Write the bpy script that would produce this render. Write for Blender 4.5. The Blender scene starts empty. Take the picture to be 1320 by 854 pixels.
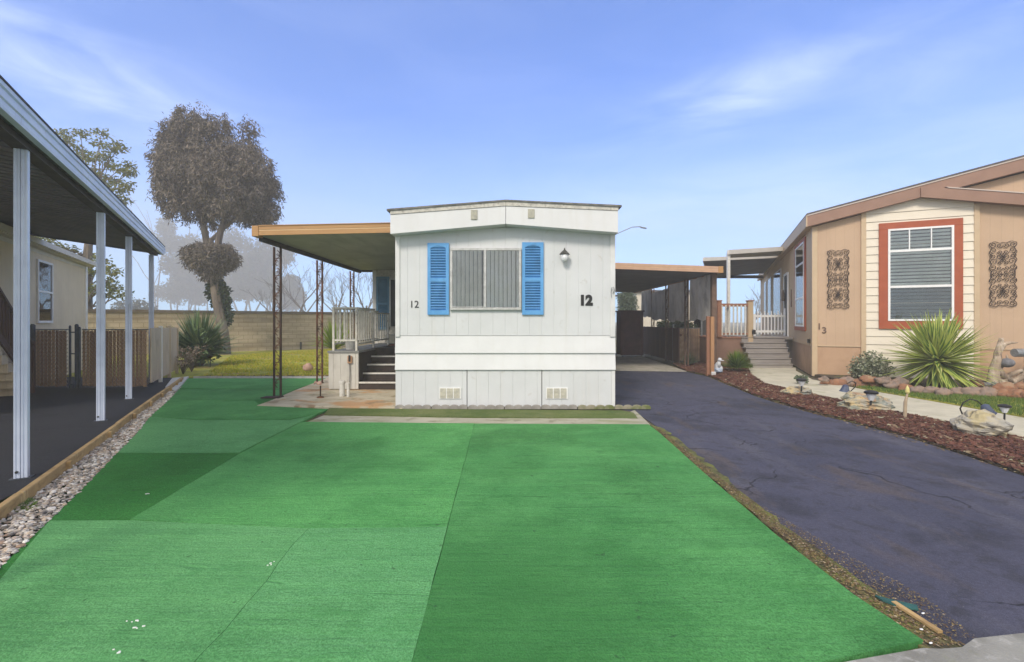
import bpy, math, random
from mathutils import Vector, Matrix, noise
R = math.radians
random.seed(12)
scene = bpy.context.scene
COL = scene.collection
F, HC, HX, HY = 600.0, 1.45, 660.0, 415.0      # focal length in photo pixels, eye height, vanishing point

def G(px, py, z=0.0):
    Y = F * (HC - z) / (py - HY)
    return ((px - HX) * Y / F, Y)
def W(px, py, Y):
    return ((px - HX) * Y / F, Y, HC + (HY - py) * Y / F)
def GP(pts, z=0.0): return [G(x, y, z) for x, y in pts]

# ------------------------------------------------------------------ materials
def ramp(nt, fac, stops, interp='LINEAR'):
    r = nt.nodes.new('ShaderNodeValToRGB'); r.color_ramp.interpolation = interp
    e = r.color_ramp.elements
    e[0].position, e[0].color = stops[0][0], (*stops[0][1], 1)
    e[1].position, e[1].color = stops[-1][0], (*stops[-1][1], 1)
    for p, c in stops[1:-1]:
        n = e.new(p); n.color = (*c, 1)
    nt.links.new(fac, r.inputs[0]); return r.outputs[0]
def noise_tex(nt, vec, scale, detail=4, rough=.55, stretch=(1, 1, 1), dist=0.0, off=(0, 0, 0)):
    m = nt.nodes.new('ShaderNodeMapping'); m.inputs['Scale'].default_value = stretch; m.inputs['Location'].default_value = off
    nt.links.new(vec, m.inputs['Vector'])
    n = nt.nodes.new('ShaderNodeTexNoise'); n.inputs['Scale'].default_value = scale
    n.inputs['Detail'].default_value = detail; n.inputs['Roughness'].default_value = rough; n.inputs['Distortion'].default_value = dist
    nt.links.new(m.outputs[0], n.inputs['Vector']); return n.outputs[0]
def mix(nt, fac, a, b, mode='MIX'):
    m = nt.nodes.new('ShaderNodeMix'); m.data_type = 'RGBA'; m.blend_type = mode
    for s, v in ((m.inputs[0], fac), (m.inputs[6], a), (m.inputs[7], b)):
        if isinstance(v, (int, float)): s.default_value = v
        elif isinstance(v, tuple): s.default_value = (*v[:3], 1)
        else: nt.links.new(v, s)
    return m.outputs[2]
def mathn(nt, op, a, b=None, c=None, clamp=False):
    m = nt.nodes.new('ShaderNodeMath'); m.operation = op; m.use_clamp = clamp
    for i, v in enumerate((a, b, c)):
        if v is None: continue
        if isinstance(v, (int, float)): m.inputs[i].default_value = v
        else: nt.links.new(v, m.inputs[i])
    return m.outputs[0]
def smooth(nt, v, lo, hi):
    m = nt.nodes.new('ShaderNodeMapRange'); m.interpolation_type = 'SMOOTHSTEP'
    nt.links.new(v, m.inputs[0]); m.inputs[1].default_value = lo; m.inputs[2].default_value = hi
    return m.outputs[0]

MATS = {}
def M(name, c1, c2=None, scale=4, rough=.75, bump=0, bscale=60, metal=0, stretch=(1, 1, 1), layers=(), island=None, extra=None, spec=.4, bdist=.01, lo=.35, hi=.65):
    m = bpy.data.materials.new(name); m.use_nodes = True; nt = m.node_tree
    b = nt.nodes['Principled BSDF']; b.inputs['Roughness'].default_value = rough; b.inputs['Metallic'].default_value = metal
    b.inputs['Specular IOR Level'].default_value = spec
    tc = nt.nodes.new('ShaderNodeTexCoord'); vec = tc.outputs['Object']
    col = c1
    if island:
        g = nt.nodes.new('ShaderNodeNewGeometry')
        col = ramp(nt, g.outputs['Random Per Island'], island)
        if c2: col = mix(nt, smooth(nt, noise_tex(nt, vec, scale), lo, hi), col, c2)
    elif c2:
        col = mix(nt, smooth(nt, noise_tex(nt, vec, scale, 6, .6, stretch), lo, hi), c1, c2)
    for k, (lc, ls, l0, l1, lst, amt) in enumerate(layers):
        f = mathn(nt, 'MULTIPLY', smooth(nt, noise_tex(nt, vec, ls, 6, .62, lst, .3, (k * 7.3, 3.1 * k, 5.7)), .5 + (l0 - .5) * .62, .5 + (l1 - .5) * .62), amt)
        col = mix(nt, f, col, lc)
    h = None
    if bump:
        h = noise_tex(nt, vec, bscale, 3, .6, stretch)
    if extra:
        col, h = extra(nt, vec, col, h)
    if isinstance(col, tuple): b.inputs['Base Color'].default_value = (*col, 1)
    else: nt.links.new(col, b.inputs['Base Color'])
    if h is not None:
        bn = nt.nodes.new('ShaderNodeBump'); bn.inputs['Strength'].default_value = bump or .4; bn.inputs['Distance'].default_value = bdist
        nt.links.new(h, bn.inputs['Height']); nt.links.new(bn.outputs[0], b.inputs['Normal'])
    MATS[name] = m; return m

def turf_mat(name, c, dark, light, seed, big=1.0):
    def ex(nt, vec, col, h):
        g = noise_tex(nt, vec, 95, 3, .75, (1, .8, 1), 0, (seed, 0, 0))
        col = mix(nt, smooth(nt, g, .36, .66), col, mix(nt, 1, col, (.52, .58, .52), 'MULTIPLY'))
        g2 = noise_tex(nt, vec, 210, 2, .8, (1, 1, 1), 0, (seed, 5, 0))
        col = mix(nt, mathn(nt, 'MULTIPLY', smooth(nt, g2, .58, .78), .4), col, (.30, .62, .36))
        st = noise_tex(nt, vec, 2.2, 6, .7, (.8, 4.2, 1), .4, (seed, 2, 0))
        col = mix(nt, mathn(nt, 'MULTIPLY', smooth(nt, st, .5, .72), .4), col, dark)
        bl = noise_tex(nt, vec, 1.7, 5, .65, (1, 1, 1), .4, (seed * 3, 4, 0))
        col = mix(nt, mathn(nt, 'MULTIPLY', smooth(nt, bl, .50, .70), .45), col, dark)
        tf = noise_tex(nt, vec, 34, 4, .75, (.7, 1.2, 1), 0, (seed, 6, 0))
        col = mix(nt, mathn(nt, 'MULTIPLY', smooth(nt, tf, .50, .66), .35), col, dark)
        col = mix(nt, mathn(nt, 'MULTIPLY', smooth(nt, tf, .50, .36), .28), col, light)
        ch = noise_tex(nt, vec, 2.4, 7, .8, (1, 2, 1), .6, (seed * 5, 1, 3))
        col = mix(nt, mathn(nt, 'MULTIPLY', smooth(nt, ch, .70, .80), .35), col, (.42, .48, .44))
        cr = noise_tex(nt, vec, .8, 2, .4, (.22, 2.0, 1), .1, (seed * 1.7, 2, 8))
        cl = mathn(nt, 'MULTIPLY', smooth(nt, noise_tex(nt, vec, 1.4, 2, .5, (1, 1, 1), 0, (seed, 3, 3)), .52, .60), mathn(nt, 'SUBTRACT', 1, smooth(nt, mathn(nt, 'ABSOLUTE', mathn(nt, 'SUBTRACT', cr, .5)), .001, .006)))
        col = mix(nt, mathn(nt, 'MULTIPLY', cl, .45), col, dark)  # creases: the shade in the folds painted into the colour
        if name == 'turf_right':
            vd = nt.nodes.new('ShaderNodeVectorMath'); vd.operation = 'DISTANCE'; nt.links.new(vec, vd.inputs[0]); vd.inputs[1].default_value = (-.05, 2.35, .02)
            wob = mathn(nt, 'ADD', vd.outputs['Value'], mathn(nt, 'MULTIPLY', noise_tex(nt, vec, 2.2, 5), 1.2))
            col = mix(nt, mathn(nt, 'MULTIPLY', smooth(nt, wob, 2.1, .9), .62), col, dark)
        sp = noise_tex(nt, vec, 17, 2, .5, (1, 1, 1), 0, (seed * 2, 2, 0))
        col = mix(nt, mathn(nt, 'MULTIPLY', smooth(nt, sp, .70, .78), .7), col, (.03, .09, .035))
        w = noise_tex(nt, vec, 1.2, 4, .6, (.3, 4.5, 1), 0, (seed, 9, 0))
        hh = mathn(nt, 'SUBTRACT', mathn(nt, 'ADD', mathn(nt, 'MULTIPLY', w, 4.5), mathn(nt, 'ADD', mathn(nt, 'MULTIPLY', g, .7), mathn(nt, 'MULTIPLY', tf, .9))), mathn(nt, 'MULTIPLY', cl, .6))
        return col, hh
    return M(name, c, light, 1.1 * big, .93, .55, 60, spec=.15, bdist=.014, layers=[(dark, .8, .5, .75, (1, 1, 1), .55), (light, 6, .5, .8, (.4, 1.6, 1), .35)], extra=ex, lo=.3, hi=.72)
turf_mat('turf_mid', (.086, .313, .090), (.040, .185, .046), (.121, .384, .115), 1)
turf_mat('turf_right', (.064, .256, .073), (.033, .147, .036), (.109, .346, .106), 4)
turf_mat('turf_pale', (.109, .341, .122), (.059, .228, .065), (.146, .395, .153), 7)
turf_mat('turf_teal', (.114, .341, .120), (.065, .235, .075), (.144, .392, .146), 11)
turf_mat('turf_dark', (.035, .192, .035), (.024, .126, .020), (.048, .230, .046), 15)
turf_mat('turf_olive', (.120, .162, .042), (.060, .102, .024), (.192, .204, .084), 19)

def asphalt_extra(nt, vec, col, h):
    wp = nt.nodes.new('ShaderNodeMapping'); nt.links.new(vec, wp.inputs[0])
    nz = nt.nodes.new('ShaderNodeTexNoise'); nz.inputs['Scale'].default_value = 1.8; nz.inputs['Detail'].default_value = 5
    nt.links.new(vec, nz.inputs['Vector'])
    vm = nt.nodes.new('ShaderNodeVectorMath'); vm.operation = 'MULTIPLY_ADD'
    nt.links.new(nz.outputs['Color'], vm.inputs[0]); vm.inputs[1].default_value = (.9, .9, 0); nt.links.new(wp.outputs[0], vm.inputs[2])
    v = nt.nodes.new('ShaderNodeTexVoronoi'); v.feature = 'DISTANCE_TO_EDGE'; v.inputs['Scale'].default_value = .62
    nt.links.new(vm.outputs[0], v.inputs['Vector'])
    crack = mathn(nt, 'SUBTRACT', 1, smooth(nt, v.outputs['Distance'], .0015, .009))
    mask = smooth(nt, noise_tex(nt, vec, 1.1, 3), .44, .54)
    cm = mathn(nt, 'MULTIPLY', mathn(nt, 'MULTIPLY', crack, mask), .75)
    col = mix(nt, cm, col, (.016, .017, .02))
    g = noise_tex(nt, vec, 170, 3, .8)
    g3 = noise_tex(nt, vec, 38, 4, .75, (1, 1, 1), 0, (8, 1, 0))
    col = mix(nt, smooth(nt, g, .35, .65), mix(nt, 1, col, (.55, .55, .57), 'MULTIPLY'), col)
    col = mix(nt, smooth(nt, g3, .35, .68), mix(nt, 1, col, (.74, .74, .76), 'MULTIPLY'), col)
    p = noise_tex(nt, vec, 55, 2, .5, (1, 1, 1), 0, (3, 3, 3))
    col = mix(nt, mathn(nt, 'MULTIPLY', smooth(nt, p, .70, .78), .5), col, (.24, .23, .22))
    return col, mathn(nt, 'SUBTRACT', mathn(nt, 'ADD', mathn(nt, 'MULTIPLY', g, .5), noise_tex(nt, vec, 6, 4)), mathn(nt, 'MULTIPLY', cm, 2))
M('asphalt', (.081, .085, .126), (.105, .106, .150), .7, .86, .6, 80, spec=.25, layers=[((.150, .147, .174), 2.2, .50, .78, (1, .25, 1), .5), ((.044, .046, .061), 1.3, .50, .74, (1, 1, 1), .6), ((.155, .119, .096), 1.7, .60, .8, (1.4, .5, 1), .5), ((.049, .049, .054), 7, .52, .74, (1, 1, 1), .45)], extra=asphalt_extra)
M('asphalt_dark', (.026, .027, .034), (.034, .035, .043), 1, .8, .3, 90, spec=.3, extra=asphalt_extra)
M('concrete', (.440, .407, .341), (.330, .308, .253), 2, .88, .4, 90, layers=[((.220, .198, .143), 3.5, .52, .75, (1, 1, 1), .5), ((.187, .198, .099), 2.1, .56, .76, (1, 1, 1), .5), ((.572, .539, .473), 9, .55, .75, (1, 1, 1), .4)])
M('concrete_grey', (.30, .295, .26), (.22, .215, .19), 2, .88, .4, 90, layers=[((.15, .145, .12), 5, .5, .75, (1, 1, 1), .5), ((.20, .21, .09), 3.1, .6, .76, (1, 1, 1), .4), ((.40, .39, .36), 14, .55, .75, (1, 1, 1), .5)])
M('patio_slab', (.529, .471, .352), (.414, .356, .242), 2.5, .85, .35, 90, layers=[((.483, .241, .088), 1.15, .50, .66, (1, 1.3, 1), .75), ((.161, .115, .055), 2.6, .57, .7, (1, 1, 1), .55), ((.230, .230, .099), 1.9, .6, .76, (1, 1, 1), .45)])
M('path_concrete', (.52, .485, .37), (.44, .41, .31), 2, .88, .3, 100, layers=[((.27, .27, .14), 2.4, .58, .76, (1, 1, 1), .5), ((.36, .33, .26), 11, .55, .8, (1, 1, 1), .3)])
M('soil', (.068, .050, .032), (.104, .080, .052), 7, .95, .8, 40, bdist=.03, layers=[((.136, .136, .032), 2.6, .5, .66, (1, 1, 1), .6), ((.024, .020, .016), 9, .52, .7, (1, 1, 1), .7)])
M('moss_soil', (.093, .086, .043), (.170, .189, .038), 3.5, .95, .9, 60, bdist=.03, layers=[((.043, .036, .028), 6, .46, .66, (1, 1, 1), .8), ((.212, .180, .076), 19, .56, .7, (1, 1, 1), .6)])
M('ground', (.10, .10, .045), (.14, .12, .07), .6, .95, .5, 20)
M('lawn', (.267, .286, .036), (.394, .374, .051), 1.4, .95, .7, 60, bdist=.03, layers=[((.277, .188, .065), .7, .5, .7, (.5, 2, 1), .8), ((.139, .177, .030), 5, .5, .7, (1, 1, 1), .5)])
M('grass_blade', (.414, .422, .034), island=[(0, (.231, .287, .025)), (.5, (.438, .459, .034)), (.85, (.624, .517, .057)), (1, (.693, .459, .114))], rough=.7, spec=.2)
M('grass_lush', (.08, .15, .02), island=[(0, (.055, .11, .016)), (.6, (.10, .17, .025)), (1, (.19, .21, .05))], rough=.7, spec=.2)
M('gravel', (.4, .4, .4), island=[(0, (.72, .68, .61)), (.16, (.34, .28, .22)), (.3, (.80, .77, .71)), (.42, (.10, .09, .085)), (.55, (.56, .45, .34)), (.68, (.19, .18, .175)), (.8, (.62, .58, .52)), (.9, (.30, .20, .14)), (1, (.82, .80, .76))], rough=.75, c2=(.16, .13, .10), scale=30, lo=.55, hi=.8)
M('mulch', (.184, .055, .030), island=[(0, (.078, .033, .024)), (.35, (.138, .057, .040)), (.6, (.046, .023, .018)), (.92, (.175, .088, .058)), (.985, (.239, .187, .110)), (1, (.368, .374, .260))], rough=.9, spec=.2)
M('litter', (.2, .15, .1), island=[(0, (.05, .035, .022)), (.35, (.16, .10, .05)), (.6, (.28, .22, .08)), (.8, (.09, .06, .04)), (1, (.40, .33, .22))], rough=.9, spec=.2)

def siding_dirt(nt, vec, col, h):
    s = noise_tex(nt, vec, 1.3, 5, .6, (7, 7, .5), 0, (1, 1, 1))
    col = mix(nt, mathn(nt, 'MULTIPLY', smooth(nt, s, .48, .8), .22), col, (.55, .53, .47))
    return col, h
M('white_siding', (.617, .632, .640), (.575, .591, .598), 1.5, .5, .12, 70, spec=.35, extra=siding_dirt, layers=[((.375, .354, .290), 8, .68, .85, (1, 1, 1), .35)])
M('white_trim', (.671, .679, .669), (.602, .609, .598), 3, .45, .08, 60, extra=siding_dirt, layers=[((.361, .348, .299), 14, .66, .85, (1, 1, 1), .4)])
M('fascia_white', (.688, .696, .695), (.645, .652, .651), 2, .42, .05, 40, extra=siding_dirt)
M('roof_edge', (.10, .10, .095), (.20, .19, .17), 9, .7, .2)
M('grime_white', (.589, .570, .503), (.427, .408, .361), 18, .6, .2, layers=[((.190, .171, .142), 25, .6, .75, (1, 1, 1), .6)])
M('blue_paint', (.085, .295, .60), (.11, .34, .66), 4, .5, .1, 60, layers=[((.07, .23, .46), 7, .5, .75, (1, 1, .4), .5)])
M('blue_dull', (.075, .21, .34), (.095, .25, .40), 4, .6, .1, 60)
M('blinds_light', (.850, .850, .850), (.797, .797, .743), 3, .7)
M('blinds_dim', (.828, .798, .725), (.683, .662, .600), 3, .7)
M('room_shade', (.022, .022, .022), rough=.9)  # shade of an unlit interior, given as a plain dark colour
M('screen_dark', (.045, .05, .05), rough=.8)
M('alu', (.55, .55, .53), (.42, .42, .40), 12, .4, .1, 60, metal=.3)
M('vinyl_white', (.80, .80, .78), (.74, .74, .72), 5, .35, .03)
M('vent_beige', (.50, .48, .39), (.40, .39, .33), 20, .7)
M('black_metal', (.012, .012, .012), rough=.45)
M('iron_brown', (.027, .018, .014), (.045, .027, .018), 20, .7, .2)
M('rust', (.075, .028, .016), (.17, .065, .03), 9, .85, .5, 80, layers=[((.32, .15, .07), 22, .58, .75, (1, 1, .4), .6), ((.028, .014, .010), 5, .45, .65, (1, 1, .5), .75)])
M('rust_dark', (.022, .013, .010), (.060, .028, .018), 8, .8, .4, 80)
M('wood_fascia', (.450, .257, .105), (.396, .218, .083), 5, .6, .1, 80, stretch=(.3, 1, 3), layers=[((.270, .145, .066), 9, .62, .8, (.3, 1, 1), .4)])
M('wood_strip_pale', (.72, .52, .28), rough=.6)
M('fascia_pinktan', (.517, .330, .220), (.462, .286, .182), 5, .6)
M('soffit_grey', (.396, .408, .324), (.324, .336, .264), 1.2, .6, .05, 50, layers=[((.192, .192, .156), 2, .5, .8, (2, .3, 1), .4)])
M('soffit_dark', (.147, .151, .166), (.186, .190, .205), 2, .7)
M('carport_soffit', (.146, .139, .161), (.190, .174, .196), 3, .7)
M('beam_dark', (.035, .03, .026), (.06, .05, .04), 6, .7)
M('carport_white', (.648, .716, .850), (.567, .631, .776), 3, .42, .03, 50, layers=[((.364, .385, .423), 8, .68, .8, (1, 1, .3), .4)])
M('deck_side', (.575, .552, .494), (.494, .471, .425), 2, .7, .15, 60, layers=[((.322, .299, .253), 4, .6, .8, (1, 1, .5), .4)])
M('step_dark', (.032, .022, .019), (.05, .033, .027), 7, .8, .3)
M('rail_paint', (.713, .690, .609), (.575, .552, .483), 9, .6, .2, layers=[((.276, .241, .184), 14, .62, .78, (1, 1, 1), .6)])
M('deck_edge', (.25, .25, .24), (.18, .18, .17), 7, .7, .2)
M('mat_rust', (.25, .12, .08), (.17, .08, .06), 20, .95, .3)
M('pvc_white', (.70, .68, .62), (.58, .56, .5), 12, .5)
M('terracotta', (.50, .30, .17), (.38, .21, .12), 14, .8, .2)
M('pink_stone', (.56, .36, .28), (.45, .28, .22), 10, .8, .4)

def block_wall(nt, vec, col, h):
    mp = nt.nodes.new('ShaderNodeMapping'); nt.links.new(vec, mp.inputs[0]); mp.inputs['Rotation'].default_value = (R(90), 0, 0)
    br = nt.nodes.new('ShaderNodeTexBrick'); nt.links.new(mp.outputs[0], br.inputs['Vector'])
    br.inputs['Scale'].default_value = 1; br.inputs['Brick Width'].default_value = .4; br.inputs['Row Height'].default_value = .2
    br.inputs['Mortar Size'].default_value = .014; br.inputs['Mortar Smooth'].default_value = .3
    br.inputs['Color1'].default_value = (1, 1, 1, 1); br.inputs['Color2'].default_value = (.84, .84, .84, 1); br.inputs['Mortar'].default_value = (.55, .53, .49, 1)
    col = mix(nt, .8, col, br.outputs['Color'], 'MULTIPLY')
    st = noise_tex(nt, vec, .8, 4, .6, (.15, .15, 5.5), 0, (0, 0, 2))
    col = mix(nt, mathn(nt, 'MULTIPLY', smooth(nt, st, .47, .62), .55), col, (.20, .155, .09))
    return col, mathn(nt, 'SUBTRACT', h, mathn(nt, 'MULTIPLY', br.outputs['Fac'], 1.0))
M('block', (.52, .43, .30), (.45, .37, .25), .8, .9, .4, 40, extra=block_wall, layers=[((.30, .24, .155), 1.1, .46, .72, (.3, .3, 1.4), .6), ((.22, .20, .13), 2.2, .56, .8, (.5, .5, .7), .5)])
M('block_cap', (.096, .075, .056), (.144, .116, .078), 2, .9, .3)

def stucco_lines(nt, vec, col, h):
    # vertical panel grooves of plank siding
    sx = nt.nodes.new('ShaderNodeSeparateXYZ'); nt.links.new(vec, sx.inputs[0])
    a = mathn(nt, 'ADD', sx.outputs[0], sx.outputs[1])
    f = mathn(nt, 'FRACT', mathn(nt, 'MULTIPLY', a, 1 / .2))
    d = mathn(nt, 'ABSOLUTE', mathn(nt, 'SUBTRACT', f, .5))
    g = mathn(nt, 'SUBTRACT', 1, smooth(nt, d, .0, .05))
    s = noise_tex(nt, vec, 1.3, 5, .6, (5, 5, .5), 0, (1, 1, 1))
    return mix(nt, mathn(nt, 'MULTIPLY', smooth(nt, s, .5, .8), .15), mix(nt, mathn(nt, 'MULTIPLY', g, .12), col, (.1, .07, .05)), (.25, .18, .13)), mathn(nt, 'SUBTRACT', mathn(nt, 'MULTIPLY', h, .2), g)
M('tan_wall', (.507, .357, .234), (.474, .332, .217), 1.2, .75, .15, 90, extra=stucco_lines)
M('tan_skirt', (.480, .312, .195), (.436, .280, .172), 1.5, .8, .25, 60, layers=[((.327, .199, .115), 1.6, .5, .75, (1, 1, 1), .4)])
M('tan_side', (.578, .435, .268), (.546, .398, .245), 1.2, .75, .15, 90, extra=stucco_lines)
M('tan_trim', (.534, .400, .253), (.492, .370, .230), 3, .6)
M('brown_fascia', (.293, .171, .119), (.260, .151, .104), 3, .6, .08, 50)
M('roof_shingle', (.08, .075, .08), (.12, .11, .11), 8, .9, .4)
M('drip_edge', (.50, .42, .36), rough=.45)
M('cream_siding', (.726, .661, .536), (.684, .619, .501), 2, .6, .08, 70)
M('red_trim', (.37, .085, .030), (.33, .072, .025), 4, .6, .06, 60)
M('glass_blind', (.784, .850, .798), (.627, .694, .651), 3, .45)
M('blind_dark', (.187, .230, .255), (.153, .187, .212), 3, .5)
M('brown_deck', (.30, .145, .085), (.25, .12, .07), 5, .75, .2, 60)
M('skirt_brown', (.255, .150, .105), (.225, .130, .09), 2, .8, .15)
M('step_grey', (.319, .294, .269), (.263, .237, .219), 4, .75, .2, 50, stretch=(.3, 1, 1))
M('post_orange', (.42, .23, .11), (.32, .165, .08), 4, .75, .25, 60, stretch=(1, 1, .2))
M('post_brown', (.16, .10, .07), (.11, .07, .05), 8, .8, .3, 60)
M('shed_brown', (.178, .082, .086), (.140, .066, .070), 3, .7, .1)
M('fence_brown', (.155, .076, .060), (.113, .057, .048), 3, .8, .2, stretch=(1, 1, .2))
M('slat_tan', (.468, .286, .163), (.338, .202, .117), 6, .8, island=[(0, (.546, .351, .208)), (.6, (.390, .247, .143)), (1, (.624, .481, .325))])
M('slat_brown', (.420, .251, .160), island=[(0, (.559, .350, .214)), (.3, (.392, .239, .149)), (.7, (.655, .420, .255)), (1, (.335, .196, .133))], rough=.8)
M('galv', (.30, .32, .34), (.22, .235, .25), 12, .45, metal=.5)
M('galv_dark', (.10, .115, .14), (.07, .08, .10), 12, .5, metal=.4)
M('wire', (.30, .24, .19), rough=.6, metal=.2)
M('fence_panel', (.60, .49, .35), (.50, .40, .28), 3, .8, .2, stretch=(1, 1, .3), layers=[((.30, .22, .13), 3, .55, .8, (1, 1, .4), .5)])
M('shade_cloth', (.74, .73, .70), (.60, .59, .565), 1.6, .95, .3, 150, layers=[((.36, .355, .34), 3, .5, .75, (1, 1, .6), .5), ((.80, .79, .77), 2, .52, .75, (1, 1, .4), .5)])
M('fence_grey', (.22, .20, .17), (.16, .145, .125), 3, .9, .2)
M('beige_house', (.74, .62, .43), (.69, .575, .395), 1.5, .8, .12, 90, extra=stucco_lines)
M('house_trim', (.66, .63, .57), (.60, .57, .51), 3, .6)
M('stair_brown', (.10, .05, .032), (.075, .038, .026), 5, .75)
M('timber', (.480, .324, .144), (.360, .240, .103), 3, .85, .4, 50, stretch=(1, 1, 1), layers=[((.240, .144, .057), 5, .52, .72, (1, 1, 3), .55), ((.624, .480, .253), 9, .6, .75, (1, 1, 1), .5)])
M('rock_red', (.270, .127, .065), (.198, .099, .057), 4, .9, .5, 25, layers=[((.306, .224, .138), 6, .52, .7, (1, 1, 1), .6), ((.090, .065, .041), 9, .6, .75, (1, 1, 1), .6)])
M('rock_grey', (.21, .16, .13), (.30, .20, .14), 4, .9, .5, 25, layers=[((.10, .085, .07), 6, .52, .7, (1, 1, 1), .6)])
M('rock_tan', (.381, .345, .266), (.290, .279, .243), 5, .9, .6, 20, layers=[((.414, .335, .151), 3, .5, .66, (1, 1, 1), .7), ((.116, .103, .081), 9, .56, .7, (1, 1, 1), .7)])
M('rock_yellow', (.442, .342, .172), (.306, .297, .253), 3.5, .9, .6, 20, layers=[((.136, .171, .161), 6, .5, .62, (1, 1, 1), .75), ((.357, .180, .069), 4, .58, .7, (1, 1, 1), .6), ((.068, .063, .046), 11, .6, .72, (1, 1, 1), .7)])
M('driftwood', (.396, .306, .219), (.228, .174, .125), 6, .9, .7, 30, stretch=(1, 1, .3), layers=[((.576, .492, .388), 8, .52, .7, (1, 1, .3), .6), ((.084, .060, .044), 7, .58, .72, (1, 1, .3), .7)])
M('stone_blue', (.12, .12, .13), (.20, .20, .21), 8, .8, .4)
M('lamp_glass', (.65, .67, .68), rough=.2, spec=.6)
M('lamp_metal', (.06, .06, .055), (.09, .09, .08), 10, .5, metal=.4)
M('flower_blue', (.045, .055, .10), (.07, .09, .14), 12, .5)
M('figure_white', (.62, .64, .66), (.52, .54, .58), 9, .6)
M('figure_blue', (.35, .42, .52), rough=.6)
M('stake_tan', (.42, .33, .22), (.34, .26, .17), 9, .7)
M('stake_yellow', (.62, .55, .20), rough=.5)
M('bark_grey', (.20, .165, .13), (.13, .105, .085), 6, .95, .8, 20, stretch=(1, 1, .25), bdist=.03)
M('bark_far', (.13, .115, .10), (.18, .16, .14), 3, .95)
M('leaf_brown', (.194, .174, .142), island=[(0, (.102, .090, .074)), (.5, (.163, .139, .113)), (.85, (.232, .199, .156)), (1, (.302, .247, .198))], rough=.8, spec=.2)
M('leaf_far', (.106, .123, .080), island=[(0, (.079, .088, .061)), (1, (.150, .155, .104))], rough=.9, spec=.1)
M('leaf_olive', (.150, .174, .048), island=[(0, (.112, .138, .036)), (.6, (.210, .225, .060)), (1, (.330, .304, .102))], rough=.7, spec=.25)
M('leaf_dark', (.070, .152, .049), island=[(0, (.053, .096, .039)), (.6, (.099, .167, .062)), (.9, (.176, .253, .098)), (1, (.350, .353, .170))], rough=.5, spec=.4)
M('leaf_deepgreen', (.03, .06, .02), island=[(0, (.018, .035, .015)), (1, (.045, .07, .028))], rough=.7, spec=.2)
M('leaf_lime', (.2, .3, .03), island=[(0, (.16, .25, .02)), (1, (.36, .46, .05))], rough=.5)
M('leaf_fern', (.1, .2, .03), island=[(0, (.075, .145, .020)), (.7, (.16, .26, .035)), (1, (.26, .34, .06))], rough=.6)
M('leaf_variegated', (.15, .17, .1), island=[(0, (.07, .10, .045)), (.5, (.18, .20, .12)), (1, (.42, .43, .31))], rough=.6)
M('leaf_soft', (.15, .17, .1), island=[(0, (.10, .14, .085)), (1, (.20, .25, .15))], rough=.8)
def yucca_leaf(nt, vec, col, h):
    a = nt.nodes.new('ShaderNodeAttribute'); a.attribute_name = 'across'
    d = mathn(nt, 'ABSOLUTE', mathn(nt, 'SUBTRACT', a.outputs['Fac'], .5))
    return mix(nt, smooth(nt, d, .10, .26), (.13, .24, .05), col), h
M('yucca_leaf', (.5, .55, .15), island=[(0, (.44, .52, .11)), (.7, (.62, .68, .17)), (1, (.72, .70, .28))], rough=.45, spec=.4, extra=yucca_leaf)
M('twig', (.16, .12, .085), (.11, .085, .06), 8, .9)
M('dry_flower', (.35, .27, .20), island=[(0, (.22, .16, .11)), (1, (.48, .38, .30))], rough=.9)
M('edge_block', (.33, .31, .28), (.24, .225, .20), 9, .9, .5, 60)
M('edge_moss', (.30, .27, .20), (.13, .15, .05), 6, .9, .5, 60)
M('strip_concrete', (.40, .37, .29), (.33, .31, .24), 2, .88, .4, 90, layers=[((.20, .22, .10), 1.6, .44, .68, (.6, 1.6, 1), .7), ((.14, .12, .08), 4, .54, .75, (1, 1, 1), .5)])
M('scrap', (.03, .13, .115), (.02, .08, .07), 9)
M('white_concrete', (.62, .62, .60), (.50, .50, .48), 6, .8)

def translucent(name, amt):
    nt = MATS[name].node_tree; b = nt.nodes['Principled BSDF']; o = nt.nodes['Material Output']
    t = nt.nodes.new('ShaderNodeBsdfTranslucent'); mx = nt.nodes.new('ShaderNodeMixShader'); mx.inputs[0].default_value = amt
    src = b.inputs['Base Color'].links
    if src: nt.links.new(src[0].from_socket, t.inputs[0])
    else: t.inputs[0].default_value = b.inputs['Base Color'].default_value
    nt.links.new(b.outputs[0], mx.inputs[1]); nt.links.new(t.outputs[0], mx.inputs[2]); nt.links.new(mx.outputs[0], o.inputs[0])
for n_ in ('shade_cloth', 'leaf_brown', 'leaf_far', 'leaf_olive', 'leaf_lime', 'leaf_fern', 'yucca_leaf', 'grass_blade', 'leaf_soft'): translucent(n_, {'leaf_brown': .15, 'shade_cloth': .6}.get(n_, .4))

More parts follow.
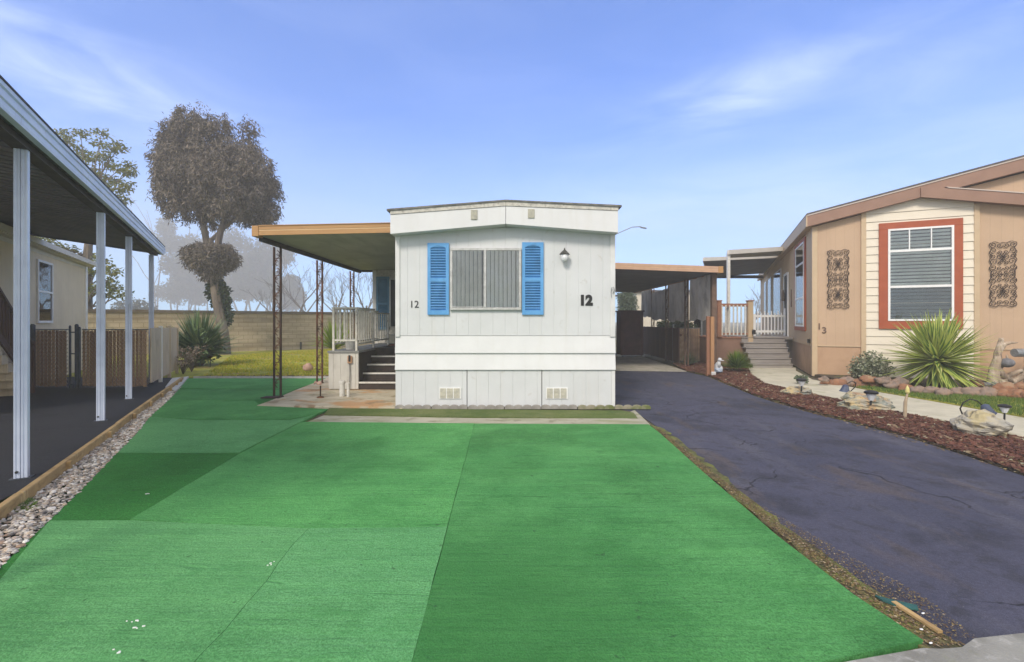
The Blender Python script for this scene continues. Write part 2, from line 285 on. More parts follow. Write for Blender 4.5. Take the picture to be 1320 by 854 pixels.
def glass_mat():
    m = bpy.data.materials.new('window_glass'); m.use_nodes = True; nt = m.node_tree; nt.nodes.clear()
    o = nt.nodes.new('ShaderNodeOutputMaterial'); mx = nt.nodes.new('ShaderNodeMixShader')
    t = nt.nodes.new('ShaderNodeBsdfTransparent'); t.inputs[0].default_value = (.965, .975, .97, 1)
    g = nt.nodes.new('ShaderNodeBsdfGlossy'); g.inputs['Roughness'].default_value = .015
    fr = nt.nodes.new('ShaderNodeFresnel'); fr.inputs[0].default_value = 1.6
    tc = nt.nodes.new('ShaderNodeTexCoord')
    h = noise_tex(nt, tc.outputs['Object'], 1.3, 1); b = nt.nodes.new('ShaderNodeBump'); b.inputs['Strength'].default_value = .12; b.inputs['Distance'].default_value = .02
    nt.links.new(h, b.inputs['Height']); nt.links.new(b.outputs[0], g.inputs['Normal'])
    fac = mathn(nt, 'ADD', mathn(nt, 'MULTIPLY', fr.outputs[0], 1.0), .01, clamp=True)
    nt.links.new(fac, mx.inputs[0]); nt.links.new(t.outputs[0], mx.inputs[1]); nt.links.new(g.outputs[0], mx.inputs[2])
    nt.links.new(mx.outputs[0], o.inputs[0]); MATS['window_glass'] = m
glass_mat()

# ------------------------------------------------------------------ mesh builder
class MB:
    def __init__(s): s.v = []; s.f = []; s.mi = []; s.att = None
    def add(s, vs, fs, mi=0):
        b = len(s.v); s.v += [tuple(v) for v in vs]; s.f += [tuple(b + i for i in f) for f in fs]; s.mi += [mi] * len(fs); return s
    def box(s, x0, x1, y0, y1, z0, z1, mi=0):
        if x0 > x1: x0, x1 = x1, x0
        if y0 > y1: y0, y1 = y1, y0
        vs = [(x, y, z) for z in (z0, z1) for y in (y0, y1) for x in (x0, x1)]
        return s.add(vs, [(0, 2, 3, 1), (4, 5, 7, 6), (0, 1, 5, 4), (2, 6, 7, 3), (0, 4, 6, 2), (1, 3, 7, 5)], mi)
    def obox(s, c, ax, ay, az, mi=0):      # oriented box: centre and three half-axis vectors
        c, ax, ay, az = Vector(c), Vector(ax), Vector(ay), Vector(az)
        vs = [c + i * ax + j * ay + k * az for k in (-1, 1) for j in (-1, 1) for i in (-1, 1)]
        return s.add(vs, [(0, 2, 3, 1), (4, 5, 7, 6), (0, 1, 5, 4), (2, 6, 7, 3), (0, 4, 6, 2), (1, 3, 7, 5)], mi)
    def prism(s, poly, z0, z1, mi=0):      # polygon in x,y
        n = len(poly); vs = [(x, y, z0) for x, y in poly] + [(x, y, z1) for x, y in poly]
        return s.add(vs, [tuple(range(n))[::-1], tuple(range(n, 2 * n))] + [(i, (i + 1) % n, n + (i + 1) % n, n + i) for i in range(n)], mi)
    def prismy(s, poly, y0, y1, mi=0):     # polygon in x,z
        n = len(poly); vs = [(x, y0, z) for x, z in poly] + [(x, y1, z) for x, z in poly]
        return s.add(vs, [tuple(range(n)), tuple(range(n, 2 * n))[::-1]] + [(i, n + i, n + (i + 1) % n, (i + 1) % n) for i in range(n)], mi)
    def prismx(s, poly, x0, x1, mi=0):     # polygon in y,z
        n = len(poly); vs = [(x0, y, z) for y, z in poly] + [(x1, y, z) for y, z in poly]
        return s.add(vs, [tuple(range(n)), tuple(range(n, 2 * n))[::-1]] + [(i, n + i, n + (i + 1) % n, (i + 1) % n) for i in range(n)], mi)
    def tube(s, pts, r, n=6, mi=0, cap=True):
        pts = [Vector(p) for p in pts]; rr = r if isinstance(r, (list, tuple)) else [r] * len(pts)
        d = (pts[1] - pts[0]).normalized(); up = Vector((0, 0, 1)) if abs(d.z) < .9 else Vector((1, 0, 0))
        a = d.cross(up).normalized(); vs = []
        for i, p in enumerate(pts):
            if i == 0: t = pts[1] - p
            elif i == len(pts) - 1: t = p - pts[i - 1]
            else: t = pts[i + 1] - pts[i - 1]
            if t.length < 1e-7: t = Vector((0, 0, 1))
            t.normalize(); a = a - t * a.dot(t)
            if a.length < 1e-5: a = t.orthogonal()
            a.normalize(); b = t.cross(a)
            vs += [p + rr[i] * (math.cos(2 * math.pi * k / n) * a + math.sin(2 * math.pi * k / n) * b) for k in range(n)]
        fs = [(i * n + k, i * n + (k + 1) % n, (i + 1) * n + (k + 1) % n, (i + 1) * n + k) for i in range(len(pts) - 1) for k in range(n)]
        if cap: fs += [tuple(range(n))[::-1], tuple((len(pts) - 1) * n + k for k in range(n))]
        return s.add(vs, fs, mi)
    def lathe(s, prof, c=(0, 0, 0), n=16, mi=0):
        vs = [(c[0] + r * math.cos(2 * math.pi * k / n), c[1] + r * math.sin(2 * math.pi * k / n), c[2] + z) for r, z in prof for k in range(n)]
        fs = [(i * n + k, i * n + (k + 1) % n, (i + 1) * n + (k + 1) % n, (i + 1) * n + k) for i in range(len(prof) - 1) for k in range(n)]
        fs += [tuple(range(n))[::-1], tuple((len(prof) - 1) * n + k for k in range(n))]
        return s.add(vs, fs, mi)
    def build(s, name, mat, parent=None, loc=(0, 0, 0), world=True, bevel=0, smooth_=False, recalc=True, rot=0):
        me = bpy.data.meshes.new(name)
        if parent is not None: inv = (Matrix.Translation(parent.location) @ Matrix.Rotation(parent.rotation_euler.z, 4, 'Z')).inverted()
        else: inv = Matrix.Translation(loc).inverted()
        vs = [inv @ Vector(v) for v in s.v] if world else s.v
        me.from_pydata([tuple(v) for v in vs], [], s.f)
        for m in (mat if isinstance(mat, (list, tuple)) else [mat]): me.materials.append(MATS[m])
        if any(s.mi): me.polygons.foreach_set('material_index', s.mi)
        if s.att:
            at = me.attributes.new('across', 'FLOAT', 'POINT'); at.data.foreach_set('value', s.att)
        if recalc:
            import bmesh
            bm = bmesh.new(); bm.from_mesh(me); bmesh.ops.recalc_face_normals(bm, faces=bm.faces); bm.to_mesh(me); bm.free()
        if smooth_: me.polygons.foreach_set('use_smooth', [True] * len(me.polygons))
        o = bpy.data.objects.new(name, me); COL.objects.link(o)
        if parent is not None: o.parent = parent
        else: o.location = loc
        if bevel:
            b = o.modifiers.new('bevel', 'BEVEL'); b.width = bevel; b.segments = 1; b.limit_method = 'ANGLE'
        return o

def thing(name, label, cat, loc=(0, 0, 0), rot=0, group=None):
    o = bpy.data.objects.new(name, None); COL.objects.link(o); o.location = loc; o.rotation_euler = (0, 0, rot)
    o.empty_display_size = .2
    o['label'] = label; o['category'] = cat
    if group: o['group'] = group
    return o
def tag(o, label=None, cat=None, group=None, kind=None):
    if label: o['label'] = label
    if cat: o['category'] = cat
    if group: o['group'] = group
    if kind: o['kind'] = kind
    return o
def struct(o): o['kind'] = 'structure'; return o
def text_mesh(txt, size, depth, bold, mat, name, parent, pos, rotz, world_parent=True):
    cu = bpy.data.curves.new('t', 'FONT'); cu.body = txt; cu.size = size; cu.extrude = depth; cu.offset = bold; cu.align_x = 'CENTER'; cu.align_y = 'CENTER'
    to = bpy.data.objects.new('t', cu); COL.objects.link(to); bpy.context.view_layer.update()
    me = bpy.data.meshes.new_from_object(to.evaluated_get(bpy.context.evaluated_depsgraph_get()))
    bpy.data.objects.remove(to)
    me.materials.clear(); me.materials.append(MATS[mat])
    o = bpy.data.objects.new(name, me); COL.objects.link(o); o.parent = parent
    o.location = pos; o.rotation_euler = (R(90), 0, rotz); return o   # pos in the parent's own frame

def inpoly(x, y, poly):
    c = False; n = len(poly)
    for i in range(n):
        x1, y1 = poly[i]; x2, y2 = poly[i - 1]
        if (y1 > y) != (y2 > y) and x < (x2 - x1) * (y - y1) / (y2 - y1) + x1: c = not c
    return c
def sample(poly, n, near=0.0):
    xs = [p[0] for p in poly]; ys = [p[1] for p in poly]; out = []
    while len(out) < n:
        x = random.uniform(min(xs), max(xs)); y = random.uniform(min(ys), max(ys))
        if inpoly(x, y, poly) and (near == 0 or random.random() < near / max(near, y)): out.append((x, y))
    return out
def wiggle(p, q, n, amp):
    out = []
    for i in range(n):
        t = i / n; a = amp if 0 < i else 0
        out.append((p[0] + (q[0] - p[0]) * t + random.uniform(-a, a), p[1] + (q[1] - p[1]) * t + random.uniform(-a, a)))
    return out
def wpoly(pts, step=.35, amp=.012):
    out = []
    for i in range(len(pts)):
        p, q = pts[i], pts[(i + 1) % len(pts)]
        n = max(1, int(math.hypot(q[0] - p[0], q[1] - p[1]) / step)); out += wiggle(p, q, n, amp)
    return out
def rock(mb, c, sx, sy, sz, seed=0, sub=10, rotz=0, mi=0, rough=0):
    vs = []; n, m = sub + 4, sub
    for j in range(m + 1):
        th = math.pi * j / m
        for i in range(n):
            ph = 2 * math.pi * i / n
            d = Vector((math.sin(th) * math.cos(ph), math.sin(th) * math.sin(ph), math.cos(th)))
            k = 1 + .33 * noise.noise(d * 1.3 + Vector((seed * 3.7, 0, 0))) + .16 * noise.noise(d * 3.1 + Vector((0, seed * 1.7, 0))) + .07 * noise.noise(d * 7 + Vector((0, 0, seed))) + (rough * (noise.turbulence(d * 2.2 + Vector((seed, 0, 0)), 5, True) - .5) if rough else 0)
            x, y, z = d.x * k * sx, d.y * k * sy, d.z * k * sz
            vs.append((c[0] + x * math.cos(rotz) - y * math.sin(rotz), c[1] + x * math.sin(rotz) + y * math.cos(rotz), c[2] + max(z, -.45 * sz)))
    fs = [(j * n + i, j * n + (i + 1) % n, (j + 1) * n + (i + 1) % n, (j + 1) * n + i) for j in range(m) for i in range(n)]
    return mb.add(vs, fs, mi)
# ================================================================== GROUND AND SHEETS
mb = MB(); mb.add([(-400, -60, -.04), (400, -60, -.04), (400, 900, -.04), (-400, 900, -.04)], [(0, 1, 2, 3)])
struct(mb.build('ground', 'ground', recalc=False))
LE = [(242, 489), (217.6, 517), (193, 539), (175, 562), (151, 586), (105.5, 634), (63, 675), (0, 736)]        # left turf edge in the photo
LEw = GP(LE)
d = Vector(LEw[-1]) - Vector(LEw[-3]); LEext = tuple(Vector(LEw[-1]) + d * 1.3)
# soil under lot edges
mb = MB(); mb.prism([(-9.2, .2), (9, .2), (9, 12.4), (-9.2, 12.4)], -.05, -.012); struct(mb.build('soil', 'soil'))
# driveway
dl = GP([(785, 478), (795, 527), (818, 530), (850, 553), (915, 610), (1010, 690), (1100, 762), (1180, 812), (1236, 836)])
dr = GP([(1256, 826), (1320, 819)]); dr += [(7.5, 2.3)]
de = GP([(1320, 614), (1252, 590), (1175, 565.6), (1097, 545), (1044, 532), (1003, 520), (973, 511), (945.5, 499.5), (913, 486), (885, 479.5)])
ext = [(8.9, 3.0)]
drive_poly = dl + dr + ext + de
mb = MB(); mb.prism(wpoly(drive_poly, .3, .012), -.06, 0.0); struct(mb.build('driveway', 'asphalt'))
# concrete apron under carport
ap = GP([(785, 477.6), (885, 479), (829, 460.5), (785, 460.5)]); mb = MB(); mb.prism(ap, -.06, .006); struct(mb.build('concrete_apron', 'concrete'))
# moss/soil strip between turf and driveway
ms = GP([(838, 548), (856, 553), (924, 606), (1022, 686), (1112, 752), (1203, 810), (1248, 838), (1190, 838), (1100, 770), (1000, 686), (900, 604)])
mb = MB(); mb.prism(wpoly(ms, .12, .026), -.03, .004); struct(mb.build('soil', 'moss_soil'))
# street pavement at lower right
pv = GP([(1320, 819.5), (1256, 826.5), (1240, 838), (1213, 840), (1190, 839)]) + [(1.44, 1.975), (-4.5, .75), (-4.5, -3), (9, -3), (9, 2.2), (7.5, 2.25)]
mb = MB(); mb.prism(wpoly(pv, .35, .01), -.05, .012); struct(mb.build('pavement', 'concrete_grey'))
# concrete strip before the home, olive strip, patio
mb = MB(); mb.prism(GP([(395, 546), (417, 537), (610, 540.5), (790, 541), (818, 530), (829, 540), (838, 549)]), -.03, .014)
struct(mb.build('concrete_strip', 'strip_concrete'))
pat = GP([(331, 525), (350, 518), (380, 505), (424, 488)]) + [(-4.55, 13.5), (-1.8, 13.5), (-1.8, 7.6)] + GP([(512, 527.5)])
mb = MB(); mb.prism(pat, -.03, .03); struct(mb.build('patio', 'patio_slab', bevel=.01))
# artificial turf, laid in pieces
def W2(a, b, t): return (a[0] + (b[0] - a[0]) * t, a[1] + (b[1] - a[1]) * t)
seamB = W2(G(612, 548), G(533, 854), 1); sv = Vector(G(533, 854)) - Vector(G(612, 548)); seam_low = tuple(Vector(G(533, 854)) + sv * .16)
crk = GP([(398, 685), (376, 708), (357, 733), (345, 752), (318, 783), (290, 818), (255, 854)]); cv = Vector(crk[-1]) - Vector(crk[0]); crk_low = tuple(Vector(crk[-1]) + cv * .5)
turf = MB(); names = ['turf_mid', 'turf_right', 'turf_pale', 'turf_teal', 'turf_dark', 'turf_olive']
def piece(poly, z, mi, amp=.0028, step=.3): turf.prism(wpoly(poly, step, amp), -.011, z, mi)
turf.prism(GP([(826, 552), (895, 612), (985, 693), (1085, 771), (1165, 826), (1080, 848)]) + [(-.3, 1.62), (-3.4, 1.2), (LEext[0] + .2, LEext[1] + .1)] + [(x + .05, y) for x, y in LEw[::-1]] + GP([(425, 490), (352, 520), (395, 546)]), -.011, .0125, 4)
EA = GP([(612, 548), (836, 549), (850, 560), (905, 610), (1000, 693), (1100, 771), (1190, 831)])
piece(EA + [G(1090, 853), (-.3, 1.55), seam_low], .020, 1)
def off(p, dx): return (p[0] - dx * .5, p[1])
piece([off(G(612, 548), .006), off(G(577, 683), .006)] + GP([(398, 685), (168, 673.5), (308, 588), (387, 547), (395, 546)]), .0225, 0)
piece([off(G(577, 683), .006), off(G(533, 854), .006), off(seam_low, .006), (crk_low[0] + .006, crk_low[1])] + [(x + .003, y) for x, y in crk[::-1]], .0215, 2)
piece(GP([(64, 675)]) + [(x, y) for x, y in GP([(168, 674.5)])] + [(x - .001, y) for x, y in crk] + [(crk_low[0] - .006, crk_low[1]), (-3.6, 1.1), (LEext[0] + .25, LEext[1])] + GP([(0, 752)]), .0205, 3)
piece([LEw[6]] + GP([(0, 752)]) + [(LEext[0] + .25, LEext[1]), LEext, LEw[7]], .017, 4)
piece([LEw[4], G(308, 587), G(168, 673)] + [LEw[6], LEw[5]], .019, 4)
piece([LEw[2]] + GP([(250, 543), (375, 543), (408, 536), (387, 546), (308, 586)]) + [LEw[4], LEw[3]], .0185, 3)
piece([LEw[1]] + GP([(328, 518), (336, 525), (424, 529), (408, 535.5), (375, 542), (250, 542)]) + [LEw[2]], .0195, 0)
piece(GP([(231, 503), (352, 503), (380, 503.5), (352, 516), (328, 517)]) + [LEw[1]], .0185, 1)
piece(GP([(242, 489), (430, 489), (400, 497), (380, 503), (231, 502)]), .0195, 0)
piece(GP([(424, 528), (510, 529), (800, 531), (817, 534), (822, 541), (610, 539.5), (418, 536)]), .0225, 5)
struct(turf.build('turf', names))
# left neighbour's asphalt pad, gravel bed base
VL = Vector((-.508, .861)); NL = Vector((.861, .508))                           # neighbour's direction and the side facing us
kb = [G(0, 672), G(235, 492)]; k0 = Vector(kb[0]); k1 = Vector(kb[1]); kd = (k1 - k0).normalized(); kn = Vector((kd.y, -kd.x))
kA = k0 - kd * 2.6
pad = [tuple(kA), tuple(k1), tuple(k1 + kd * 2.0), (-22, 15), (-22, 0), (-5, -1)]
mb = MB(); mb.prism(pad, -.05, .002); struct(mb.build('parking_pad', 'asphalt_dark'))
gb = [tuple(kA), tuple(k1 + kd * .4), LEw[0], LEw[1], LEw[2], LEw[3], LEw[4], LEw[5], LEw[6], LEw[7], LEext]
mb = MB(); mb.prism(gb, -.05, .0); struct(mb.build('soil', 'soil'))
mb = MB()
for x, y in sample(gb, 9500):
    near = y < 7
    s = random.uniform(.007, .020) * (1 + .25 * (random.random() < .12)) if near else random.uniform(.010, .026)
    if Vector((x - kA.x, y - kA.y)).dot(kn) < .02: continue
    rz = random.uniform(0, 6.3); a, b, h = s * random.uniform(.8, 1.5), s, s * random.uniform(.4, .8)
    vs = []; z = random.uniform(.0, .028)
    for r, zz, o in ((.6, -h * .7, 0), (1, 0, .4), (.62, h * .8, .1)):
        for k in range(5):
            t = 6.283 * k / 5 + o; rr = r * random.uniform(.8, 1.15)
            px, py = a * rr * math.cos(t), b * rr * math.sin(t)
            vs.append((x + px * math.cos(rz) - py * math.sin(rz), y + px * math.sin(rz) + py * math.cos(rz), z + zz + random.uniform(-.15, .15) * h))
    mb.add(vs, [(i * 5 + k, i * 5 + (k + 1) % 5, i * 5 + 5 + (k + 1) % 5, i * 5 + 5 + k) for i in range(2) for k in range(5)] + [(10, 11, 12, 13, 14)])
tag(mb.build('gravel', 'gravel', recalc=False), kind='stuff')
mb = MB(); mb.prism(GP([(213, 502), (222, 490), (243, 488), (236, 497), (226, 507)]), -.02, .05)
struct(mb.build('concrete_pad', 'white_concrete'))
mb = MB()
for k in range(90):
    x, y = G(32 + random.gauss(0, 5), 654 + random.gauss(0, 4)); 
    for q in range(3):
        a = random.uniform(0, 6.3); mb.add([(x, y, .01), (x + .012 * math.cos(a + 1), y + .012 * math.sin(a + 1), .02), (x + .05 * math.cos(a), y + .05 * math.sin(a), .045)], [(0, 1, 2)])
tag(mb.build('weeds', 'leaf_fern', recalc=False), 'small green weeds growing in the gravel near the timber', 'weeds')

t = thing('timber_edging', 'weathered timber board edging between dark asphalt pad and gravel strip', 'edging', (*k0, 0))
L = (k1 - kA).length; nb = 4
for i in range(nb):
    p = kA + kd * (L * i / nb + .004); q = kA + kd * (L * (i + 1) / nb - .004); j = random.uniform(-.006, .006)
    m2 = MB(); c = (p + q) / 2; m2.obox((c.x + kn.x * j, c.y + kn.y * j, .045), ((q - p) / 2).to_3d(), (kn * .026).to_3d(), (0, 0, .065)); m2.build('board', 'timber', t, bevel=.006)
for f in (.16, .33, .45, .56, .66, .75, .83, .90, .955):
    p = kA + kd * L * f + kn * .045; m2 = MB(); m2.obox((p.x, p.y, .035), (kd * .03).to_3d(), (kn * .017).to_3d(), (0, 0, .07)); m2.build('stake', 'timber', t)

# back lawn
law = [(-21, 12.0), (-4.2, 12.0), (-4.2, 13.6), (3.2, 22.5), (3.2, 27), (-9, 26), (-22, 20)]
law = [(-8.2, 11.95), (-4.6, 11.95), (-4.6, 13.55), (-2, 13.55), (-2, 27), (-9.6, 25.2), (-21, 18), (-21, 13)]
mb = MB(); mb.prism(law, -.05, .012); struct(mb.build('lawn', 'lawn'))
def grass(poly, n, h0, h1, mat, name, z=.01, w=.006, near=0):
    m = MB()
    for x, y in sample(poly, n, near):
        k = noise.noise(Vector((x * .8, y * 1.2, 3)))
        if name == 'grass' and k < -.22 and random.random() < .75: continue
        a = random.uniform(0, 6.3); h = random.uniform(h0, h1) * (1 + k * .5); dx, dy = math.cos(a), math.sin(a); ln = random.uniform(.1, .6) * h; ww = w * (1 + y / 14)
        m.add([(x - dy * ww, y + dx * ww, z), (x + dy * ww, y - dx * ww, z), (x + dx * ln, y + dy * ln, z + h)], [(0, 1, 2)])
    return tag(m.build(name, mat, recalc=False), kind='stuff')
vis = [(-8.0, 12.0), (-4.6, 12.0), (-2.5, 15.6), (-2.5, 24), (-9.3, 24.4), (-12, 20)]
grass(vis, 42000, .03, .075, 'grass_blade', 'grass')
p0, p1 = (-8.15, 11.93), (-4.6, 11.93)
mb = MB(); mb.box(-8.15, -4.6, 11.90, 11.93, 0, .05); tag(mb.build('lawn_edging', 'white_concrete', loc=(-6.3, 11.9, 0)), 'thin pale edging strip between green turf and back lawn', 'edging')
mb = MB()
for i in range(900):
    x = random.uniform(-8.1, -4.6); y = 12.0 + abs(random.gauss(0, .13)); s = random.uniform(.01, .03); rock(mb, (x, y, .02), s, s, s, i, 3)
tag(mb.build('dirt_clods', 'litter'), kind='stuff')

# ================================================================== THE WHITE MOBILE HOME
YF, XL, XR = 7.77, -1.945, 1.722
S7 = YF / F
def hx(px): return (px - HX) * S7
def hz(py): return HC + (HY - py) * S7
home = thing('mobile_home', 'white single-wide mobile home with blue shutters and low gable roof', 'mobile home', (-.11, YF, 0))
zs1, zs2, zs3, ztop = hz(477), hz(455.5), hz(433), 3.02
def grooved(x0, x1, y, z0, z1, pitch, first, ytop=None, depth=.0045, gw=.009, back=.12):
    xs = [(x0, y)]; x = x0 + first
    while x < x1 - .03:
        xs += [(x - gw / 2, y), (x - gw / 3, y + depth), (x + gw / 3, y + depth), (x + gw / 2, y)]; x += pitch
    xs += [(x1, y)]
    poly = xs + [(x1, y + back), (x0, y + back)]
    m = MB(); m.prism(poly, z0, z1); return m
# body shell behind the cladding (side and back walls)
m = MB(); m.box(XL + .03, XR - .03, YF + .125, 22, .0, 2.96); m.build('shell', 'white_siding', home)
grooved(XL + .075, XR - .085, YF, zs3 + .002, ztop, .2035, .13).build('front_wall', 'white_siding', home)
for (a, b) in ((XL, XL + .075), (XR - .085, XR)):
    m = MB(); m.box(a, b, YF - .018, YF + .1, zs3 - .02, 2.95); m.build('corner_trim', 'white_trim', home, bevel=.004)
for z0, z1, o in ((zs2, zs3, .022), (zs1, zs2, .026)):
    m = MB(); m.prismx([(YF - o, z0), (YF + .008, z1 - .001), (YF + .11, z1 - .001), (YF + .11, z0)], XL - .005, XR + .005); m.build('lap_board', 'fascia_white', home, bevel=.003)
for k, (a, b) in enumerate(((XL, hx(601.5)), (hx(602.5), hx(698)), (hx(699), XR - .06))):
    grooved(a, b, YF + .004, .03, zs1 - .004, .2035, (.1, .15, .12)[k], depth=.005, gw=.007).build('skirt_panel', 'white_siding', home)
m = MB(); m.box(XR - .058, XR, YF - .004, YF + .1, .03, zs1 - .004); m.build('skirt_trim', 'white_trim', home, bevel=.003)
for px in (566.5, 704):
    m = MB(); x0 = hx(px); x1 = hx(px + 28); z0, z1 = hz(514.5), hz(500)
    m.box(x0, x1, YF - .008, YF + .003, z0, z1); fr = m.build('vent', 'vinyl_white', home)
    for k in range(3):
        a = x0 + .014 + k * (x1 - x0 - .02) / 3; m2 = MB(); w = (x1 - x0) / 3 - .026
        for j in range(7):
            z = z0 + .016 + j * (z1 - z0 - .03) / 7; m2.obox((a + w / 2, YF - .013, z + .009), (w / 2, 0, 0), (0, .003, -.005), (0, .003, .007))
        m2.box(a, a + w, YF - .0095, YF - .007, z0 + .01, z1 - .01); m2.build('grille', 'vent_beige', home)
# fascia box and roof
Yq = 7.55; q = Yq / F; fx0, fx1, ax = (503 - HX) * q, (797 - HX) * q, (652 - HX) * q
zt0, zta, zt1 = 3.262, 3.402, 3.325; zb0, zba, zb1 = 2.872, 3.035, 2.895
strip = .055
for side in (0, 1):
    a, b = (fx0, ax - .003) if side == 0 else (ax + .003, fx1)
    ta, tb, ba, bb = (zt0, zta, zb0, zba) if side == 0 else (zta, zt1, zba, zb1)
    m = MB(); m.prismy([(a, ba), (b, bb), (b, tb - strip - .02), (a, ta - strip - .02)], Yq, YF + .14); m.build('fascia', 'fascia_white', home, bevel=.004)
    m = MB(); m.prismy([(a, ta - strip - .018), (b, tb - strip - .018), (b, tb), (a, ta)], Yq - .012, YF + .14); m.build('fascia_cap', 'grime_white', home)
    m = MB(); a2, b2 = (a - .05, b + .003) if side == 0 else (a - .003, b + .05)
    m.prismy([(a2, ta + .001 - (.02 if side == 0 else 0)), (b2, tb + .001 - (.02 if side else 0)), (b2, tb + .022 - (.01 if side else 0)), (a2, ta + .022 - (.01 if side == 0 else 0))], Yq - .03, 22.2); m.build('roof', 'roof_edge', home)
for a, b in ((XL - .02, XL + .06), (XR - .06, XR + .02)):
    m = MB(); m.box(a, b, YF + .15, 22.05, 2.86, 3.25); m.build('side_fascia', 'fascia_white', home)
for px, z0, z1 in ((607, 283.5, 271), (680.5, 281.5, 270)):
    m = MB(); x0, x1 = (px - HX) * q, (px + 8.5 - HX) * q; a, b = HC + (HY - z0) * q, HC + (HY - z1) * q
    m.box(x0, x1, Yq - .010, Yq + .002, a, b)
    for j in range(8): m.obox(((x0 + x1) / 2, Yq - .014, a + (j + .5) * (b - a) / 8), ((x1 - x0) / 2 - .008, 0, 0), (0, .003, -.005), (0, .002, .005))
    m.build('gable_vent', 'vent_beige', home)
# window
def slats_v(x0, x1, y, z0, z1, w=.071):
    m = MB(); x = x0
    while x < x1 - .01:
        a = random.uniform(.25, .5); c = x + w / 2; xe = min(w, x1 - x) / 2
        pts = [(c - xe * .86, y - .002), (c - xe * .1, y - .006), (c + xe * .6, y + .001), (c + xe * .86, y + .008), (c + xe * .8, y + .011), (c - xe * .84, y + .001)]
        m.prism(pts, z0 + random.uniform(0, .006), z1); x += w * .98
    return m
wx0, wx1, wz0, wz1 = hx(580.5), hx(672), hz(400), hz(320.5)
m = MB(); fw = .042
m.box(wx0, wx1, YF - .05, YF - .001, wz1 - fw, wz1); m.box(wx0, wx1, YF - .05, YF - .001, wz0, wz0 + fw); m.box(wx0, wx0 + fw, YF - .0495, YF - .001, wz0 + fw, wz1 - fw); m.box(wx1 - fw, wx1, YF - .0495, YF - .001, wz0 + fw, wz1 - fw)
xm = hx(625.5); m.box(xm - .02, xm + .02, YF - .054, YF - .001, wz0 + fw, wz1 - fw)
winf = m.build('window', 'alu', home, bevel=.003)
def sub(m, name, mat, par, **k):      # a sub-part: child of a part that itself is a child
    o = m.build(name, mat, par.parent, **k); o.parent = par; return o
m = MB(); m.box(wx0 + fw, wx1 - fw, YF - .004, YF - .0005, wz0 + fw, wz1 - fw); sub(m, 'dark_backing', 'room_shade', winf)  # flat dark plate behind the blinds, painted as the unlit room
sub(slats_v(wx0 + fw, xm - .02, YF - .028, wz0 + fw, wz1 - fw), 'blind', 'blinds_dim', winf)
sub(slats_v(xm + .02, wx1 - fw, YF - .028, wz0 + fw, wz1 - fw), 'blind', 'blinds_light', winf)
for a, b in ((wx0 + fw, xm - .02), (xm + .02, wx1 - fw)):
    m = MB(); m.box(a, b, YF - .040, YF - .037, wz0 + fw, wz1 - fw); sub(m, 'pane', 'window_glass', winf)
m = MB(); m.box(wx0 + fw, xm - .02, YF - .046, YF - .043, wz0 + fw + .01, wz0 + fw + .018); sub(m, 'sash_rail', 'alu', winf)
def shutter(x0, x1, z0, z1, y, parent, mat, name='shutter', lab=None):
    m = MB(); st = .052; y0, y1 = y - .036, y - .001; zm = z0 + (z1 - z0) * .49
    m.box(x0, x0 + st, y0, y1, z0, z1); m.box(x1 - st, x1, y0, y1, z0, z1)
    m.box(x0 + st, x1 - st, y0 + .001, y1, z0, z0 + .075)
    m.box(x0 + st, x1 - st, y0 + .001, y1, zm - .03, zm + .03)
    n = 10; w = x1 - x0 - 2 * st; top = [(x0 + st + w * k / n, z1 - .085 + .04 * math.sin(math.pi * k / n)) for k in range(n + 1)]
    m.prismy(top + [(x1 - st, z1), (x0 + st, z1)], y0 + .001, y1)
    m.box(x0 + st - .002, x1 - st + .002, y1 - .006, y1, z0 + .01, z1 - .04)
    for a, b in ((z0 + .075, zm - .03), (zm + .03, z1 - .05)):
        k = int((b - a) / .042)
        for j in range(k):
            z = a + (j + .5) * (b - a) / k; m.obox(((x0 + x1) / 2, y - .020, z), (w / 2, 0, 0), (0, .012, -.014), (0, .002, .004))
    o = m.build(name, mat, parent)
    if lab: o['label'] = lab
    return o
shutter(hx(551.5), hx(579), hz(406), hz(314), YF, home, 'blue_paint')
shutter(hx(673), hx(700.5), hz(406), hz(313), YF, home, 'blue_paint')
# wall lamp, numbers, hook
lx, lz = hx(727), hz(331)
m = MB(); m.lathe([(.052, 0), (.052, .006), (.03, .016)], (0, 0, 0), 14); v = [(lx + a, YF - .001 - c, lz + .03 + b) for a, b, c in m.v]; m.v = v
m.tube([(lx, YF - .01, lz + .02), (lx, YF - .05, lz + .055), (lx, YF - .085, lz + .08)], .008)
wl = m.build('wall_lamp', 'lamp_metal', home)
m = MB(); m.lathe([(.085, -.005), (.088, .0), (.06, .03), (.035, .055), (.014, .075), (.012, .095), (.004, .105)], (lx, YF - .09, lz + .025), 6); sub(m, 'cap', 'lamp_metal', wl)
m = MB(); m.lathe([(.032, -.12), (.05, -.105), (.068, -.005)], (lx, YF - .09, lz + .025), 10); sub(m, 'lamp_glass', 'lamp_glass', wl, smooth_=True)
text_mesh('12', .165, .003, .0, 'black_metal', 'house_number', home, (hx(534) + .11, -.005, hz(393)), 0)
text_mesh('12', .225, .004, .014, 'black_metal', 'house_number', home, (hx(755) + .11, -.006, hz(388)), 0)
m = MB(); hk = hx(789.5); m.tube([(hk, YF - .03, hz(379)), (hk + .02, YF - .05, hz(375)), (hk + .01, YF - .06, hz(371)), (hk - .02, YF - .05, hz(371)), (hk - .03, YF - .03, hz(377)), (hk - .02, YF - .03, hz(384))], .006)
m.build('hose_hook', 'galv', home)
